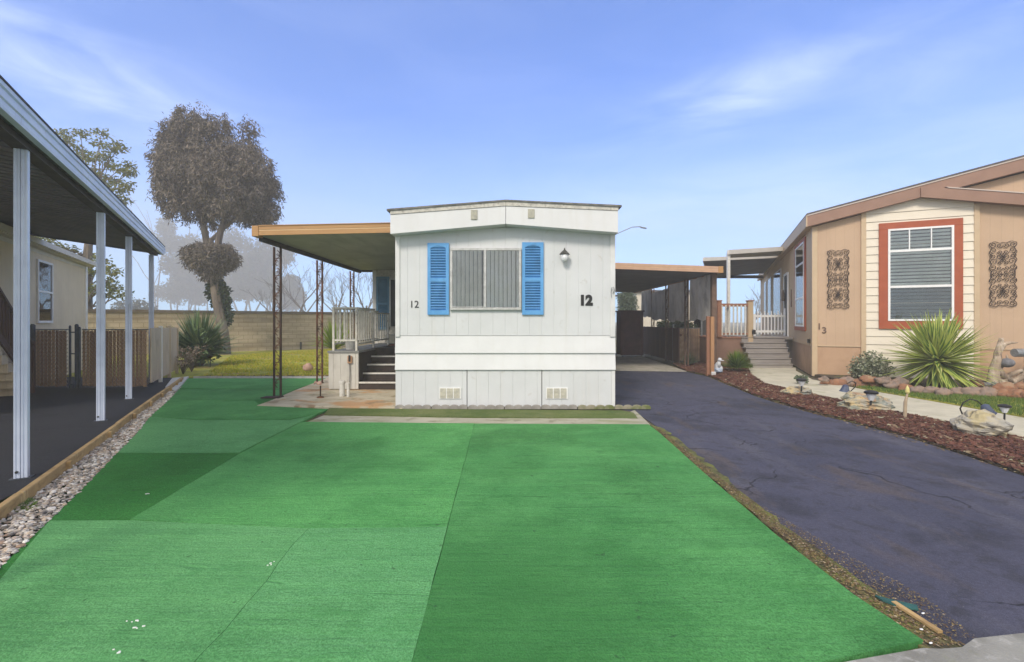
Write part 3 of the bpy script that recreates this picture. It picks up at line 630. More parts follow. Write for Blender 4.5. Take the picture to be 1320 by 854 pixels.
# entry wing on the left, under the porch roof
m = MB(); YB = 13.6; qb = YB / F
def bx(px): return (px - HX) * qb
def bz(py): return HC + (HY - py) * qb
m.box(bx(481), XL + .1, YB, 20, .0, 2.96); m.build('entry_wall', 'grime_white', home)
m = MB(); m.box(bx(480.5), bx(485), YB - .02, YB + .08, .9, 2.95); m.build('entry_trim', 'white_trim', home)
shutter(bx(485.5), bx(502), bz(425), bz(357), YB, home, 'blue_dull', lab='dull blue shutter beside the entry door under the porch roof')
m = MB(); m.box(bx(503), bx(530), YB - .03, YB - .001, bz(421), bz(361)); dr_ = m.build('door', 'screen_dark', home)
m = MB(); m.box(bx(502.2), bx(504), YB - .04, YB - .001, bz(421), bz(360)); m.box(bx(504), bx(530), YB - .04, YB - .001, bz(361), bz(359.6)); sub(m, 'door_frame', 'alu', dr_)

# scalloped edging blocks along the skirting
x = XL + .02; k = 0
for k in range(7):
    n = 4; w = .595; yy = YF - .075 + .012 * math.sin(k * 2.1); x0 = XL + .01 + k * .605
    if x0 > 2.3: break
    poly = [(x0, 0.0)]; 
    for j in range(n):
        cx = x0 + w * (j + .5) / n; poly += [(cx + (w / n / 2) * -math.cos(t), .034 + .036 * math.sin(t)) for t in [math.pi * u / 8 for u in range(9)]]
    poly += [(x0 + w, 0.0)]
    mm = MB(); mm.prismy(poly[::-1], yy - .025, yy + .025)
    where = ['leftmost grey scalloped edging block, by the patio', 'grey scalloped edging block under the left skirting vent', 'grey scalloped edging block right of the left skirting vent', 'middle scalloped edging block under the white skirting', 'grey scalloped edging block just left of the right skirting vent', 'mossy tan scalloped edging block under the right skirting vent', 'green mossy scalloped edging block at the right home corner'][k]
    o = mm.build('edging_block', 'edge_block' if k < 5 else 'edge_moss', loc=(x0 + w / 2, yy, .014), bevel=.004)
    o.location.z = .02; tag(o, where, 'edging block', 'scalloped edging blocks along the skirting')
# ================================================================== PORCH AWNING ON RUSTY POSTS
def ribbed(m, xa, xb, ya, yb, za, zb, pitch=.10, depth=.012, th=.05, lengthwise='x', zback=0):
    """ribbed deck panel, ribs along x, z going from za at xa to zb at xb"""
    n = int((yb - ya) / pitch); prof = []
    for k in range(n):
        y = ya + k * pitch; prof += [(y, 0), (y + pitch * .84, 0), (y + pitch * .88, depth), (y + pitch * .97, depth)]
    prof.append((yb, 0)); N = len(prof)
    vs = [(xa, y, za + d) for y, d in prof] + [(xb, y, zb + d) for y, d in prof]
    m.add(vs, [(i, i + 1, N + i + 1, N + i) for i in range(N - 1)])
    t = [(xa, ya, za + th), (xa, yb, za + th), (xb, ya, zb + th), (xb, yb, zb + th)]
    m.add(t, [(0, 1, 3, 2)])
aw = thing('porch_awning', 'flat porch awning with tan fascia on rusty scrollwork posts at left of the white home', 'awning', (-4.46, 8.85, 0))
ay0, ay1, axl, axr = 8.05, 13.6, -4.50, -1.975
zl, zr = 2.955, 3.0
m = MB(); ribbed(m, axl + .03, axr, ay0 + .03, ay1, zl, zr, .105); m.build('roof_panel', 'soffit_grey', aw, recalc=False)
def slopebox(m, x0, x1, y0, y1, zb0, zb1, h):
    return m.add([(x0, y0, zb0), (x1, y0, zb1), (x0, y1, zb0), (x1, y1, zb1), (x0, y0, zb0 + h), (x1, y0, zb1 + h), (x0, y1, zb0 + h), (x1, y1, zb1 + h)], [(0, 2, 3, 1), (4, 5, 7, 6), (0, 1, 5, 4), (2, 6, 7, 3), (0, 4, 6, 2), (1, 3, 7, 5)])
m = MB(); slopebox(m, axl + .12, axr, ay0, ay0 + .03, zl - .01, zr - .005, .078); m.build('fascia', 'wood_fascia', aw)
m = MB(); slopebox(m, axl + .12, axr, ay0 + .004, ay0 + .03, zl + .070, zr + .075, .012); m.build('fascia_strip', 'wood_strip_pale', aw)
m = MB(); slopebox(m, axl + .12, axr, ay0, ay0 + .03, zl + .084, zr + .089, .065); m.build('fascia', 'wood_fascia', aw)
m = MB(); slopebox(m, axl + .12, axr, ay0 - .012, ay0 + .03, zl + .150, zr + .155, .014); m.build('fascia_cap', 'wood_fascia', aw)
m = MB(); m.box(axl, axl + .117, ay0 - .01, ay0 + .15, zl - .03, zl + .155); m.build('fascia_corner', 'wood_fascia', aw, bevel=.006)
m = MB(); m.box(axl, axl + .03, ay0 + .152, ay1, zl - .012, zl + .15); m.build('side_fascia', 'wood_fascia', aw)
m = MB(); m.box(axl + .032, axl + .09, ay0 + .16, ay1 + .02, zl - .085, zl - .004); m.build('beam', 'beam_dark', aw)
m = MB(); m.box(axl + .092, axr, ay1 + .002, ay1 + .05, zl - .055, zl + .04); m.build('beam', 'beam_dark', aw)
def scroll_post(parent, x, y, z0, z1, w, mat, bar=.016, pitch=.30, mat2=None, axis=0):
    def P(a, z): return (x + a, y, z) if axis == 0 else (x, y + a, z)
    m = MB()
    for s in (-1, 1):
        c = P(s * w / 2, 0); m.box(c[0] - bar, c[0] + bar, c[1] - bar, c[1] + bar, z0, z1)
    m.box(x - w / 2 - .03, x + w / 2 + .03, y - .035, y + .035, z0, z0 + .012)
    po = m.build('post', mat, parent)
    m = MB(); n = int((z1 - z0 - .2) / pitch)
    for k in range(n):
        zc = z0 + .15 + (k + .5) * (z1 - z0 - .2) / n; h = pitch * .5; a = w / 2 - bar
        m.tube([P(a * math.sin(t * 3.1416), zc - h + 2 * h * (t + 1) / 2 - 0) for t in [u / 5 for u in range(-5, 6)]], .0075, 5)
        for s in (-1, 1):
            sp = []
            for u in range(12):
                th = u * .62; r = a * .62 * (1 - u / 13); sp.append(P(s * (a * .25 - r * math.cos(th)) * s * (1 if s > 0 else -1), zc + s * (h * .42) + r * math.sin(th)))
            m.tube(sp, .006, 4)
        m.obox(P(0, zc), *( ((a, 0, 0), (0, .006, 0)) if axis == 0 else ((.006, 0, 0), (0, a, 0)) ), (0, 0, .006))
    sub(m, 'scroll', mat2 or mat, po)
    return po
scroll_post(aw, -4.46, 8.85, .03, zl - .085, .125, 'rust_dark', mat2='rust')
scroll_post(aw, -4.45, 10.77, .03, zl - .085, .12, 'rust')
scroll_post(aw, -4.50, 13.1, .03, zl - .085, .10, 'rust')
m = MB(); m.box(-4.66, -4.32, 8.62, 8.82, .028, .045); m.build('foot_plate', 'rust_dark', aw)
# ------------------------------------------------------------------ porch with steps
pc = thing('porch', 'raised grey porch with white-edged dark steps and weathered baluster railing', 'porch', (-3.3, 9.72, .03))
D = .84
grv = grooved(-3.83, -3.21, 9.72, .045, D - .045, .155, .1, depth=.007, gw=.010, back=.05); grv.build('side_panel', 'deck_side', pc)
m = MB(); m.box(-3.26, -3.21, 9.772, 11.0, .045, D - .045); m.build('side_panel', 'step_dark', pc)
m = MB(); m.box(-3.83, -3.78, 9.772, 13.55, .045, D - .045); m.build('side_panel', 'deck_side', pc)
m = MB(); m.box(-3.85, -3.19, 9.70, 13.56, D - .042, D); m.build('deck_board', 'deck_edge', pc, bevel=.004)
m = MB(); m.box(-3.188, XL - .01, 10.85, 13.56, D - .042, D); m.build('deck_board', 'step_dark', pc)
ns = 5; rise = (D - .03) / ns; run = .285
for k in range(ns):
    y = 9.74 + k * run; z = .03 + (k + 1) * rise
    m = MB(); m.box(-3.2, XL - .012, y + .006, y + .03, z - rise + .002, z - .034); m.build('riser', 'step_dark', pc)
    if k < ns - 1: m = MB(); m.box(-3.2, XL - .012, y + .012, y + run + .004, z - .03, z - .002); m.build('tread', 'step_dark', pc)
    m = MB(); m.box(-3.205, XL - .011, y - .018, y + .011, z - .032, z + .001); m.build('nosing', 'pvc_white', pc)
def railing(par, p, q, z0, z1, n, posts=(0, 1), mat='rail_paint', pw=.022, bw=.011, low=.10, bal='baluster'):
    p, q = Vector((*p, 0)), Vector((*q, 0)); d = (q - p).normalized(); s = Vector((-d.y, d.x, 0))
    for e, c in ((0, p), (1, q)):
        if e in posts: m = MB(); m.obox((c.x, c.y, (z0 + z1) / 2), d * pw, s * pw, (0, 0, (z1 - z0) / 2)); m.build('post', mat, par, bevel=.003)
    c = (p + q) / 2; h = (q - p) / 2 - d * pw * 1.02
    m = MB(); m.obox((c.x, c.y, z1 + .018), (q - p) / 2 + d * .03, s * .035, (0, 0, .016)); m.build('top_rail', mat, par, bevel=.004)
    m = MB(); m.obox((c.x, c.y, z0 + low), h, s * .014, (0, 0, .018)); m.build('bottom_rail', mat, par)
    for k in range(n):
        t = (k + 1) / (n + 1); b = p + (q - p) * t
        m = MB(); m.obox((b.x, b.y, (z0 + low + z1) / 2 + .009), d * bw, s * bw, (0, 0, (z1 - z0 - low) / 2 - .009)); m.build(bal, mat, par)
rl = thing('porch_railing', 'peeling off-white baluster railing on the raised porch beside the dark steps', 'railing', (-3.5, 9.75, D))
railing(rl, (-3.74, 9.76), (-3.26, 9.76), D + .001, 1.72, 3, low=.22)
railing(rl, (-3.26, 9.82), (-3.26, 10.95), D + .002, 1.72, 6, (1,), low=.14)
railing(rl, (-3.26, 11.02), (-3.26, 12.25), D + .003, 1.64, 5, (1,), low=.16)
railing(rl, (-3.76, 9.82), (-3.76, 13.0), D + .002, 1.72, 15, (1,), low=.14)
m = MB(); m.lathe([(.10, 0), (.125, .22), (.132, .23), (.12, .232), (.10, .02)], (-3.55, 10.25, D + .001), 16)
tag(m.build('bucket', 'pvc_white', loc=(-3.55, 10.25, D + .001)), 'pale bucket standing on the porch behind the front railing', 'bucket')
m = MB(); m.box(bx(503), -2.45, 13.0, 13.55, D + .002, bz(431)); st_ = m.build('door_step', 'vent_beige', loc=(-3, 13.3, D + .002), bevel=.01)
tag(st_, 'beige box step under the entry door of the white home', 'step')
m = MB(); m.box(-3.12, -2.3, 11.7, 12.5, D + .001, D + .03)
for k in range(120):
    a, b = random.uniform(-3.1, -2.32), random.uniform(11.72, 12.48); m.obox((a, b, D + .03), (.02, 0, 0), (0, .004, 0), (0, 0, .012))
tag(m.build('door_mat', 'mat_rust', loc=(-2.7, 12.1, D + .001)), 'reddish brown door mat on the porch at the top of the steps', 'mat')
# lantern-like box on the porch side, with its cable
bxx, by = G(452, 504.5)[0] * .985, 9.72
x0 = (451.5 - HX) * 9.72 / F; zc = HC + (HY - 463.5) * 9.72 / F
m = MB(); m.box(x0 - .05, x0 + .05, 9.675, 9.717, zc - .085, zc + .075); ob = m.build('outlet_box', 'terracotta', loc=(x0, 9.7, zc), bevel=.015)
ob.location = (x0, 9.7, zc); tag(ob, 'small tan outlet box fixed on the grey porch side panel', 'outlet box')
def child_of(o, m, name, mat):       # a part of a single-mesh thing
    inv = Vector(o.location); m.v = [(v[0] - inv.x, v[1] - inv.y, v[2] - inv.z) for v in m.v]
    c = m.build(name, mat, None); c.parent = o; return c
m = MB(); m.box(x0 - .018, x0 + .02, 9.662, 9.674, zc - .04, zc + .09); child_of(ob, m, 'cover', 'black_metal')
m = MB(); m.tube([(x0, 9.695, zc - .085), (x0 + .005, 9.69, zc - .3), (x0 - .002, 9.69, .05)], .008); child_of(ob, m, 'cable', 'black_metal')
# white pipes on the slab
px_, py_ = G(441, 513)
m = MB(); m.lathe([(.05, 0), (.05, .24), (.062, .245), (.062, .29), (.03, .30)], (px_, py_, .03), 12); p1 = tag(m.build('drain_pipe', 'pvc_white', loc=(px_, py_, .03), smooth_=False), 'short white drain pipe with a cap on the stained patio', 'pipe', 'white pipe stubs by the porch')
px2, py2 = G(447.5, 514)
m = MB(); m.lathe([(.028, 0), (.028, .24), (.034, .245), (.034, .27)], (px2 + .02, py2, .03), 10); tag(m.build('drain_pipe', 'pvc_white', loc=(px2 + .02, py2, .03)), 'thinner white pipe stub right of the capped drain pipe', 'pipe', 'white pipe stubs by the porch')
# rusty riser with valve
gx, gy = G(413, 515)
tp = thing('standpipe', 'rusty standpipe with a pinkish valve rising from the stained patio', 'standpipe', (gx, gy, .03))
m = MB(); m.lathe([(.07, 0), (.06, .02), (.02, .03)], (gx, gy, .03), 10); m.build('flange', 'rust', tp)
m = MB(); m.tube([(gx, gy, .05), (gx + .003, gy, .25)], .014, 8); m.build('riser_pipe', 'rust_dark', tp)
m = MB(); rock(m, (gx - .02, gy, .29), .045, .04, .05, 3, 8); m.tube([(gx - .02, gy, .29), (gx - .09, gy - .03, .33), (gx - .10, gy - .03, .29)], .018, 8); m.build('valve', 'pink_stone', tp, smooth_=True)
m = MB(); sx, sy = G(397, 481); rock(m, (sx, sy, .13), .13, .10, .13, 9, 10); tag(m.build('stone', 'pink_stone', loc=(sx, sy, .0), smooth_=True), 'pinkish stone on the lawn edge left of the second rusty post', 'stone')

# ================================================================== CARPORT AT THE HOME'S RIGHT
cp = thing('carport_awning', 'dark-bellied carport roof with tan fascia at right of the white home', 'carport', (5.6, 12.2, 0))
cy0, cy1, cxa, cxb = 12.6, 21.8, 1.73, 5.72
za, zb = 2.94, 2.80
m = MB(); ribbed(m, cxa, cxb - .03, cy0 + .03, cy1, za + .01, zb + .01, .15); m.build('roof_panel', 'soffit_dark', cp, recalc=False)
m = MB(); slopebox(m, cxa, cxb - .13, cy0, cy0 + .03, za - .02, zb - .02, .075); m.build('fascia', 'fascia_pinktan', cp)
m = MB(); slopebox(m, cxa, cxb - .13, cy0 + .006, cy0 + .03, za + .056, zb + .056, .010); m.build('fascia_strip', 'wood_strip_pale', cp)
m = MB(); slopebox(m, cxa, cxb - .13, cy0, cy0 + .03, za + .067, zb + .067, .08); m.build('fascia', 'fascia_pinktan', cp)
m = MB(); m.box(cxb - .128, cxb, cy0 - .01, cy0 + .15, zb - .03, zb + .15); m.build('fascia_corner', 'wood_fascia', cp, bevel=.006)
m = MB(); m.box(cxb - .03, cxb, cy0 + .152, cy1, zb - .02, zb + .15); m.build('side_fascia', 'fascia_pinktan', cp)
def sqpost(par, x, y, z0, z1, w, mat, name='post', d=None):
    m = MB(); d = d or w; m.box(x - w / 2, x + w / 2, y - d / 2, y + d / 2, z0, z1); return m.build(name, mat, par, bevel=.004)
sqpost(cp, 5.63, 13.0, .0, zb - .002, .13, 'post_brown')
for y, px in ((15.0, 885), (17.1, 860), (19.4, 841.5)):
    scroll_post(cp, (px - HX) * y / F, y, 0, zb + .01, .10, 'post_brown', bar=.018, axis=0)
# light wooden post pair in front of the fence end
wx, wy = G(914.5, 485)
fp = thing('fence_post', 'orange-brown timber fence post pair with a small white foot at the driveway edge', 'post', (wx, wy, 0))
sqpost(fp, wx - .03, wy + .03, 0, HC + (HY - 408) * wy / F, .075, 'brown_deck', 'timber')
sqpost(fp, wx + .065, wy - .01, 0, HC + (HY - 408) * wy / F - .01, .09, 'post_orange', 'timber')
m = MB(); m.box(wx + .02, wx + .14, wy - .10, wy - .03, 0, .12); m.build('foot', 'white_concrete', fp, bevel=.015)
# shade screens hung from the carport's right side
ys = [13.15, 15.0, 17.1, 19.35, 21.0]
labs = ['grey mottled shade screen nearest the front carport post', 'grey mottled shade screen, second from the front carport post', 'grey mottled shade screen with a bright gap above, third from the front', 'grey mottled shade screen farthest back beside the brown locker']
for k in range(4):
    a, b = ys[k] + .07, ys[k + 1] - .07; N = 14; m = MB(); xk = lambda y: 5.66 + (.02 * (y - 13))
    ztop_ = zb - (.0 if k != 2 else .12); zlow = [1.50, 1.46, 1.52, 1.66][k]
    vs = []
    for o in (0, .012):
        for j in range(2):
            for i in range(N + 1):
                y = a + (b - a) * i / N; vs.append((xk(y) + o + .02 * math.sin(i * 1.3 + j), y, (ztop_ - (.05 * i / N if k == 2 else 0)) if j else zlow + .03 * math.sin(i * .9 + k)))
    M1 = N + 1; fs = [(i, i + 1, M1 + i + 1, M1 + i) for i in range(N)] + [(2 * M1 + i, 3 * M1 + i, 3 * M1 + i + 1, 2 * M1 + i + 1) for i in range(N)] + [(i, 2 * M1 + i, 2 * M1 + i + 1, i + 1) for i in range(N)] + [(M1 + i, M1 + i + 1, 3 * M1 + i + 1, 3 * M1 + i) for i in range(N)]
    m.add(vs, fs); tag(m.build('shade_screen', 'shade_cloth', loc=(5.7, (a + b) / 2, zlow)), labs[k], 'shade screen', 'shade screens along the carport')
# brown locker at the back of the carport
S = thing('storage_locker', 'dark maroon storage locker with horizontal boards at the back of the carport', 'locker', (4.95, 19.3, 0))
sx0, sx1, sz = (799.5 - HX) * 19.3 / F, (829 - HX) * 19.3 / F, 1.86
m = MB(); m.box(sx0, sx1, 19.33, 20.0, .06, sz); m.build('body', 'shed_brown', S)
for a, b in ((sx0, sx0 + .13), (sx1 - .13, sx1)):
    m = MB(); m.box(a, b, 19.27, 19.329, .06, sz); m.build('corner_board', 'shed_brown', S, bevel=.006)
for k in range(7):
    m = MB(); h = (sz - .10) / 7; m.prismx([(19.285, .07 + k * h), (19.305, .065 + (k + 1) * h), (19.329, .065 + (k + 1) * h), (19.329, .07 + k * h)], sx0 + .132, sx1 - .132); m.build('board', 'shed_brown', S)
m = MB(); m.box(sx0 - .05, sx1 + .05, 19.22, 20.05, sz, sz + .06); m.build('lid', 'shed_brown', S, bevel=.01)
for k, x in enumerate((sx0 - .12, sx1 + .1)):
    m = MB(); rock(m, (x, 19.15, .04), .16, .08, .06, k, 7); tag(m.build('stone', 'white_concrete', loc=(x, 19.15, 0)), ['white stone at the left foot of the maroon locker', 'white stone at the right foot of the maroon locker'][k], 'stone')
# dark brown board fence
fn = thing('board_fence', 'dark brown board fence closing the right side of the carport', 'fence', (5.6, 18, 0))
y = 15.9
while y < 20.6:
    m = MB(); m.box(5.70 + .02 * (y - 16), 5.73 + .02 * (y - 16), y, y + .145, .05, 1.24 + random.uniform(-.01, .01)); m.build('board', 'fence_brown', fn); y += .152
m = MB(); m.box(5.76, 5.80, 15.9, 20.6, .95, 1.03); m.build('rail', 'fence_brown', fn)
# grey fence behind the home at the locker's left
fg = thing('board_fence', 'weathered grey fence seen between the white home and the maroon locker', 'fence', (3, 20.6, 0))
for k in range(9):
    m = MB(); m.box(2.4 + k * .225, 2.4 + k * .225 + .215, 20.6, 20.63, .05, 1.80 + random.uniform(-.02, .02)); m.build('board', 'fence_grey', fg)
m = MB(); m.box(2.4, 4.42, 20.57, 20.598, 1.1, 1.2); m.build('rail', 'fence_grey', fg)
# tan slat gate
def chain_link(par, p, q, z0, z1, slat, mat, gap=0.25, sw=.078, pitch=.083, skip=()):
    p, q = Vector((*p, 0)), Vector((*q, 0)); d = (q - p).normalized(); s = Vector((-d.y, d.x, 0)); L = (q - p).length
    m = MB(); n = int(L / pitch)
    for k in range(n):
        c = p + d * (pitch * (k + .5)); top = z1 - random.uniform(.0, .03); lo = z0 + random.uniform(0, .03)
        m.obox((c.x, c.y, (top + lo) / 2), d * sw / 2 * random.uniform(.8, 1), s * .003, (0, 0, (top - lo) / 2))
    m.build('slat_infill', mat, par)
    m = MB(); H = z1 - z0; a = -H
    while a < L:
        for sg in (1, -1):
            u0, v0, u1, v1 = a, 0.0, a + H, H
            if u0 < 0: v0 = -u0; u0 = 0
            if u1 > L: v1 = H - (u1 - L); u1 = L
            if v1 > v0:
                zz0, zz1 = (z0 + v0, z0 + v1) if sg == 1 else (z1 - v0, z1 - v1)
                A = p + d * u0; B = p + d * u1; o = -s * .009 * (1 if s.y > 0 else -1)
                m.tube([(A.x + o.x, A.y + o.y, zz0), (B.x + o.x, B.y + o.y, zz1)], .0048, 3, cap=False)
        a += .085
    m.build('wire_mesh', 'wire', par)
    m = MB(); m.tube([(p.x, p.y, z1), (q.x, q.y, z1)], .013, 6); m.build('top_rail', slat, par)
ga, gb_ = ((869 - HX) * 16.6 / F, 16.6), ((905 - HX) * 16.6 / F, 16.6)
gt = thing('slat_gate', 'tan slatted chain-link gate between the dark board fence and the deck', 'gate', (6.2, 16.6, 0))
chain_link(gt, ga, gb_, .04, 1.22, 'galv', 'slat_tan', 0)
for px, h in ((868, 1.33), (904.5, 1.78)):
    x = (px - HX) * 16.55 / F; m = MB(); m.lathe([(.032, 0), (.032, h), (.038, h + .005), (.02, h + .03)], (x, 16.55, 0), 10); m.build('gate_post', 'galv', gt)
m = MB(); x0 = (891 - HX) * 17.6 / F; m.box(x0, x0 + .42, 17.6, 17.66, 1.12, 1.64)
for a, b in ((x0 + .06, .03), (x0 + .36, .03)): m.box(a - .02, a + .02, 17.61, 17.65, 0, 1.12)
tag(m.build('board', 'cream_siding', loc=(x0, 17.6, 0), bevel=.01), 'cream board standing up behind the tan slatted gate', 'board')

# ================================================================== BLOCK WALL AT THE BACK
wl_ = thing('block_wall', 'long tan concrete block wall with a dark cap behind the back lawn', 'wall', (-9.6, 25.2, 0))
pts = [(-24, 14.6), (-17.6, 19.0), (-9.6, 25.2), (-1.5, 27.2), (6, 27.4)]
for i in range(len(pts) - 1):
    p, q_ = Vector(pts[i]), Vector(pts[i + 1]); d_ = (q_ - p).normalized(); n_ = Vector((-d_.y, d_.x))
    L_ = (q_ - p).length
    m = MB(); m.box(0, L_ + .05, 0, .2, 0, 1.838); o = m.build('wall_face', 'block', None); o.parent = wl_
    o.location = (p.x - wl_.location.x, p.y - wl_.location.y, 0); o.rotation_euler = (0, 0, math.atan2(d_.y, d_.x))
    m = MB(); m.box(-.02, L_ + .06, -.05, .25, 1.84, 1.97); o = m.build('cap', 'block_cap', None); o.parent = wl_
    o.location = (p.x - wl_.location.x, p.y - wl_.location.y, 0); o.rotation_euler = (0, 0, math.atan2(d_.y, d_.x))

# ================================================================== LEFT CARPORT
C1 = Vector(G(28, 617)); rotL = math.atan2(.508, .861)
lc = thing('carport', 'white aluminium carport with a dark ribbed ceiling over the left parking pad', 'carport', (C1.x, C1.y, 0), rotL)
def LC(u, v, z): p = C1 + NL * u + VL * v; return (p.x, p.y, z)      # u towards us-right, v along the kerb
ZR = 3.13
def loc_build(m, name, mat, par, **k): return m.build(name, mat, par, world=False, **k)
pvs = []
for i, (px, py) in enumerate(((28, 617), (130, 543), (166, 515))):
    g = Vector(G(px, py)) - C1; pvs.append((g.dot(NL), g.dot(VL)))
pvs.append((pvs[2][0] + (pvs[2][0] - pvs[0][0]) * .45, pvs[2][1] + 2.75)); pvs.append((0, -2.7))
for i, (u, v) in enumerate(pvs):
    m = MB(); w = .056
    ch = lambda c: [(c - w, -.055), (c + w, -.055), (c + w, .055), (c - w, .055)]
    for c in (-.058, .058):
        # double C-channel column with a groove between
        a = [(c - .05, -.06), (c - .02, -.06), (c - .012, -.05), (c + .012, -.05), (c + .02, -.06), (c + .05, -.06), (c + .05, .06), (c - .05, .06)]
        m.prism([(u + x * .43, v + y * .5) for x, y in a], .012, ZR - .09)
    m.box(u - .012, u + .012, v - .018, v + .018, .012, ZR - .09)
    po = loc_build(m, 'post', 'carport_white', lc)
    m = MB(); m.box(u - .075, u + .075, v - .045, v + .045, .001, .012); bp = loc_build(m, 'base_plate', 'galv_dark', lc); bp.parent = po
    m = MB(); m.lathe([(.012, 0), (.012, .01), (.004, .014)], (0, 0, 0), 8); m.v = [(u - .025 + x, v - .030 - z, .07 + y) for x, y, z in m.v]; bo = loc_build(m, 'bolt', 'black_metal', lc); bo.parent = po
V0, V1, UO = -3.4, pvs[3][1] + .28, .17
wr = 2.75; sl = .11
m = MB(); n = int((V1 - V0) / .2); prof = []
for k in range(n):
    v = V0 + k * .2; prof += [(v, 0), (v + .13, 0), (v + .14, .06), (v + .19, .06)]
prof.append((V1, 0)); N = len(prof); Z0 = ZR - .02
vs = [(UO - .06, v, Z0 + d_) for v, d_ in prof] + [(-wr, v, Z0 + d_ + sl * (wr + UO)) for v, d_ in prof]
m.add(vs, [(i, i + 1, N + i + 1, N + i) for i in range(N - 1)])
m.add([(UO - .06, V0, Z0 + .09), (UO - .06, V1, Z0 + .09), (-wr, V0, Z0 + .09 + sl * (wr + UO)), (-wr, V1, Z0 + .09 + sl * (wr + UO))], [(0, 1, 3, 2)])
loc_build(m, 'roof_panel', 'carport_soffit', lc, recalc=False)
m = MB(); m.box(-.06, .06, V0, V1 - .1, ZR - .09, ZR - .025); loc_build(m, 'beam', 'beam_dark', lc)
m = MB()
prf = [(UO - .06, ZR - .045), (UO - .005, ZR - .045), (UO, ZR - .02), (UO, ZR + .02), (UO + .012, ZR + .03), (UO + .012, ZR + .07), (UO, ZR + .075), (UO, ZR + .105), (UO + .015, ZR + .115), (UO + .015, ZR + .15), (UO - .055, ZR + .15), (UO - .055, ZR + .03)]
m.prismy(prf, V0, V1); loc_build(m, 'gutter', 'carport_white', lc)
m = MB(); m.box(UO - .065, UO + .022, V0, V1 + .01, ZR + .151, ZR + .168); loc_build(m, 'gutter_lip', 'beam_dark', lc)
m = MB(); m.add([(UO - .05, V1, ZR - .045), (UO - .05, V1 + .02, ZR - .045), (-wr, V1, ZR - .045 + sl * (wr + UO)), (-wr, V1 + .02, ZR - .045 + sl * (wr + UO)), (UO - .05, V1, ZR + .10), (UO - .05, V1 + .02, ZR + .10), (-wr, V1, ZR + .10 + sl * (wr + UO)), (-wr, V1 + .02, ZR + .10 + sl * (wr + UO))], [(0, 2, 3, 1), (4, 5, 7, 6), (0, 1, 5, 4), (2, 6, 7, 3), (0, 4, 6, 2), (1, 3, 7, 5)])
loc_build(m, 'end_fascia', 'carport_soffit', lc)
m = MB(); m.tube([(UO + .0, V1 + .03, ZR + .12), (UO + .0, V1 + .06, ZR + .08), (UO, V1 + .05, ZR - .0)], .025, 8); loc_build(m, 'downspout', 'carport_white', lc)

# ------------------------------------------------------------------ beige house on the left
def wallpt(px, Hh=3.2):
    """point of the house wall at image column px: line (-13,14.2) + s*VL"""
    k = (px - HX) / F; s = (k * 14.2 + 13.0) / (VL.x - k * VL.y); return s
A0 = Vector((-13.0, 14.2))
lh = thing('beige_house', 'beige neighbour house with white eave and a tall narrow window behind the left carport', 'house', (A0.x, A0.y, 0), rotL)
def hs(px): return wallpt(px)
def hzz(px, py): s = hs(px); Y = A0.y + s * VL.y; return HC + (HY - py) * Y / F
m = MB(); m.box(-5, 0, -9, 0, 0, 3.13); loc_build(m, 'wall', 'beige_house', lh)
m = MB(); m.box(-.03, .035, -.12, .035, 0, 3.13); loc_build(m, 'corner_board', 'vinyl_white', lh)
m = MB(); m.prismy([(.16, 3.14), (.18, 3.28), (-2.6, 3.75), (-5.2, 3.3), (-5.2, 3.14)], -9.2, .18); loc_build(m, 'roof', 'house_trim', lh)
m = MB(); m.box(.185, .25, -9.2, .2, 3.15, 3.27); loc_build(m, 'gutter', 'house_trim', lh)
m = MB(); m.box(.001, .012, -9.0, -.12, 3.04, 3.13); loc_build(m, 'frieze_board', 'house_trim', lh)
s0, s1 = hs(46.5), hs(66); zt, zb_ = hzz(56, 337), hzz(56, 417)
m = MB(); fwd = .03
for a in ((s0, s1, zt - .05, zt), (s0, s1, zb_, zb_ + .06), (s0, s0 + .05, zb_ + .06, zt - .05), (s1 - .05, s1, zb_ + .06, zt - .05), (s0 + .05, s1 - .05, (zt + zb_) / 2 - .02, (zt + zb_) / 2 + .03)): m.box(.001, fwd + .012, a[0], a[1], a[2], a[3])
wf = loc_build(m, 'window', 'vinyl_white', lh, bevel=.004)
m = MB(); m.box(.002, .006, s0 + .05, s1 - .05, zb_ + .06, zt - .05); o = loc_build(m, 'curtain', 'glass_blind', lh); o.parent = wf
m = MB(); m.box(.018, .021, s0 + .05, s1 - .05, zb_ + .06, zt - .05); o = loc_build(m, 'pane', 'window_glass', lh); o.parent = wf
# stairs and brown rail at the far left, running up along the house wall
stn = thing('entry_stairs', 'brown railed entry stairs cut off by the left photo edge below the beige house', 'stairs', (A0.x, A0.y, 0), rotL)
sv_ = -5.75
for k in range(6):
    m = MB(); m.box(.02, .36, sv_ - .26 * (k + 1) - .02, sv_ - .26 * k, .17 * k, .17 * (k + 1)); loc_build(m, 'step', 'beige_house', stn)
m = MB(); m.obox((.39, sv_ - .80, .72), (0, -.80, .53), (.018, 0, 0), (0, 0, .08)); loc_build(m, 'rail', 'stair_brown', stn)
m = MB(); m.obox((.39, sv_ - .80, 1.52), (0, -.80, .53), (.03, 0, 0), (0, 0, .03)); loc_build(m, 'rail', 'stair_brown', stn)
m = MB(); m.box(.35, .43, sv_ - .04, sv_ + .04, 0, 1.06); loc_build(m, 'post', 'stair_brown', stn)
for k in range(12):
    v = sv_ - .12 - .125 * k; z = .17 + (.12 + .125 * k) * .66; m = MB(); m.box(.375, .405, v - .015, v + .015, z + .08, z + .87); loc_build(m, 'baluster', 'stair_brown', stn)
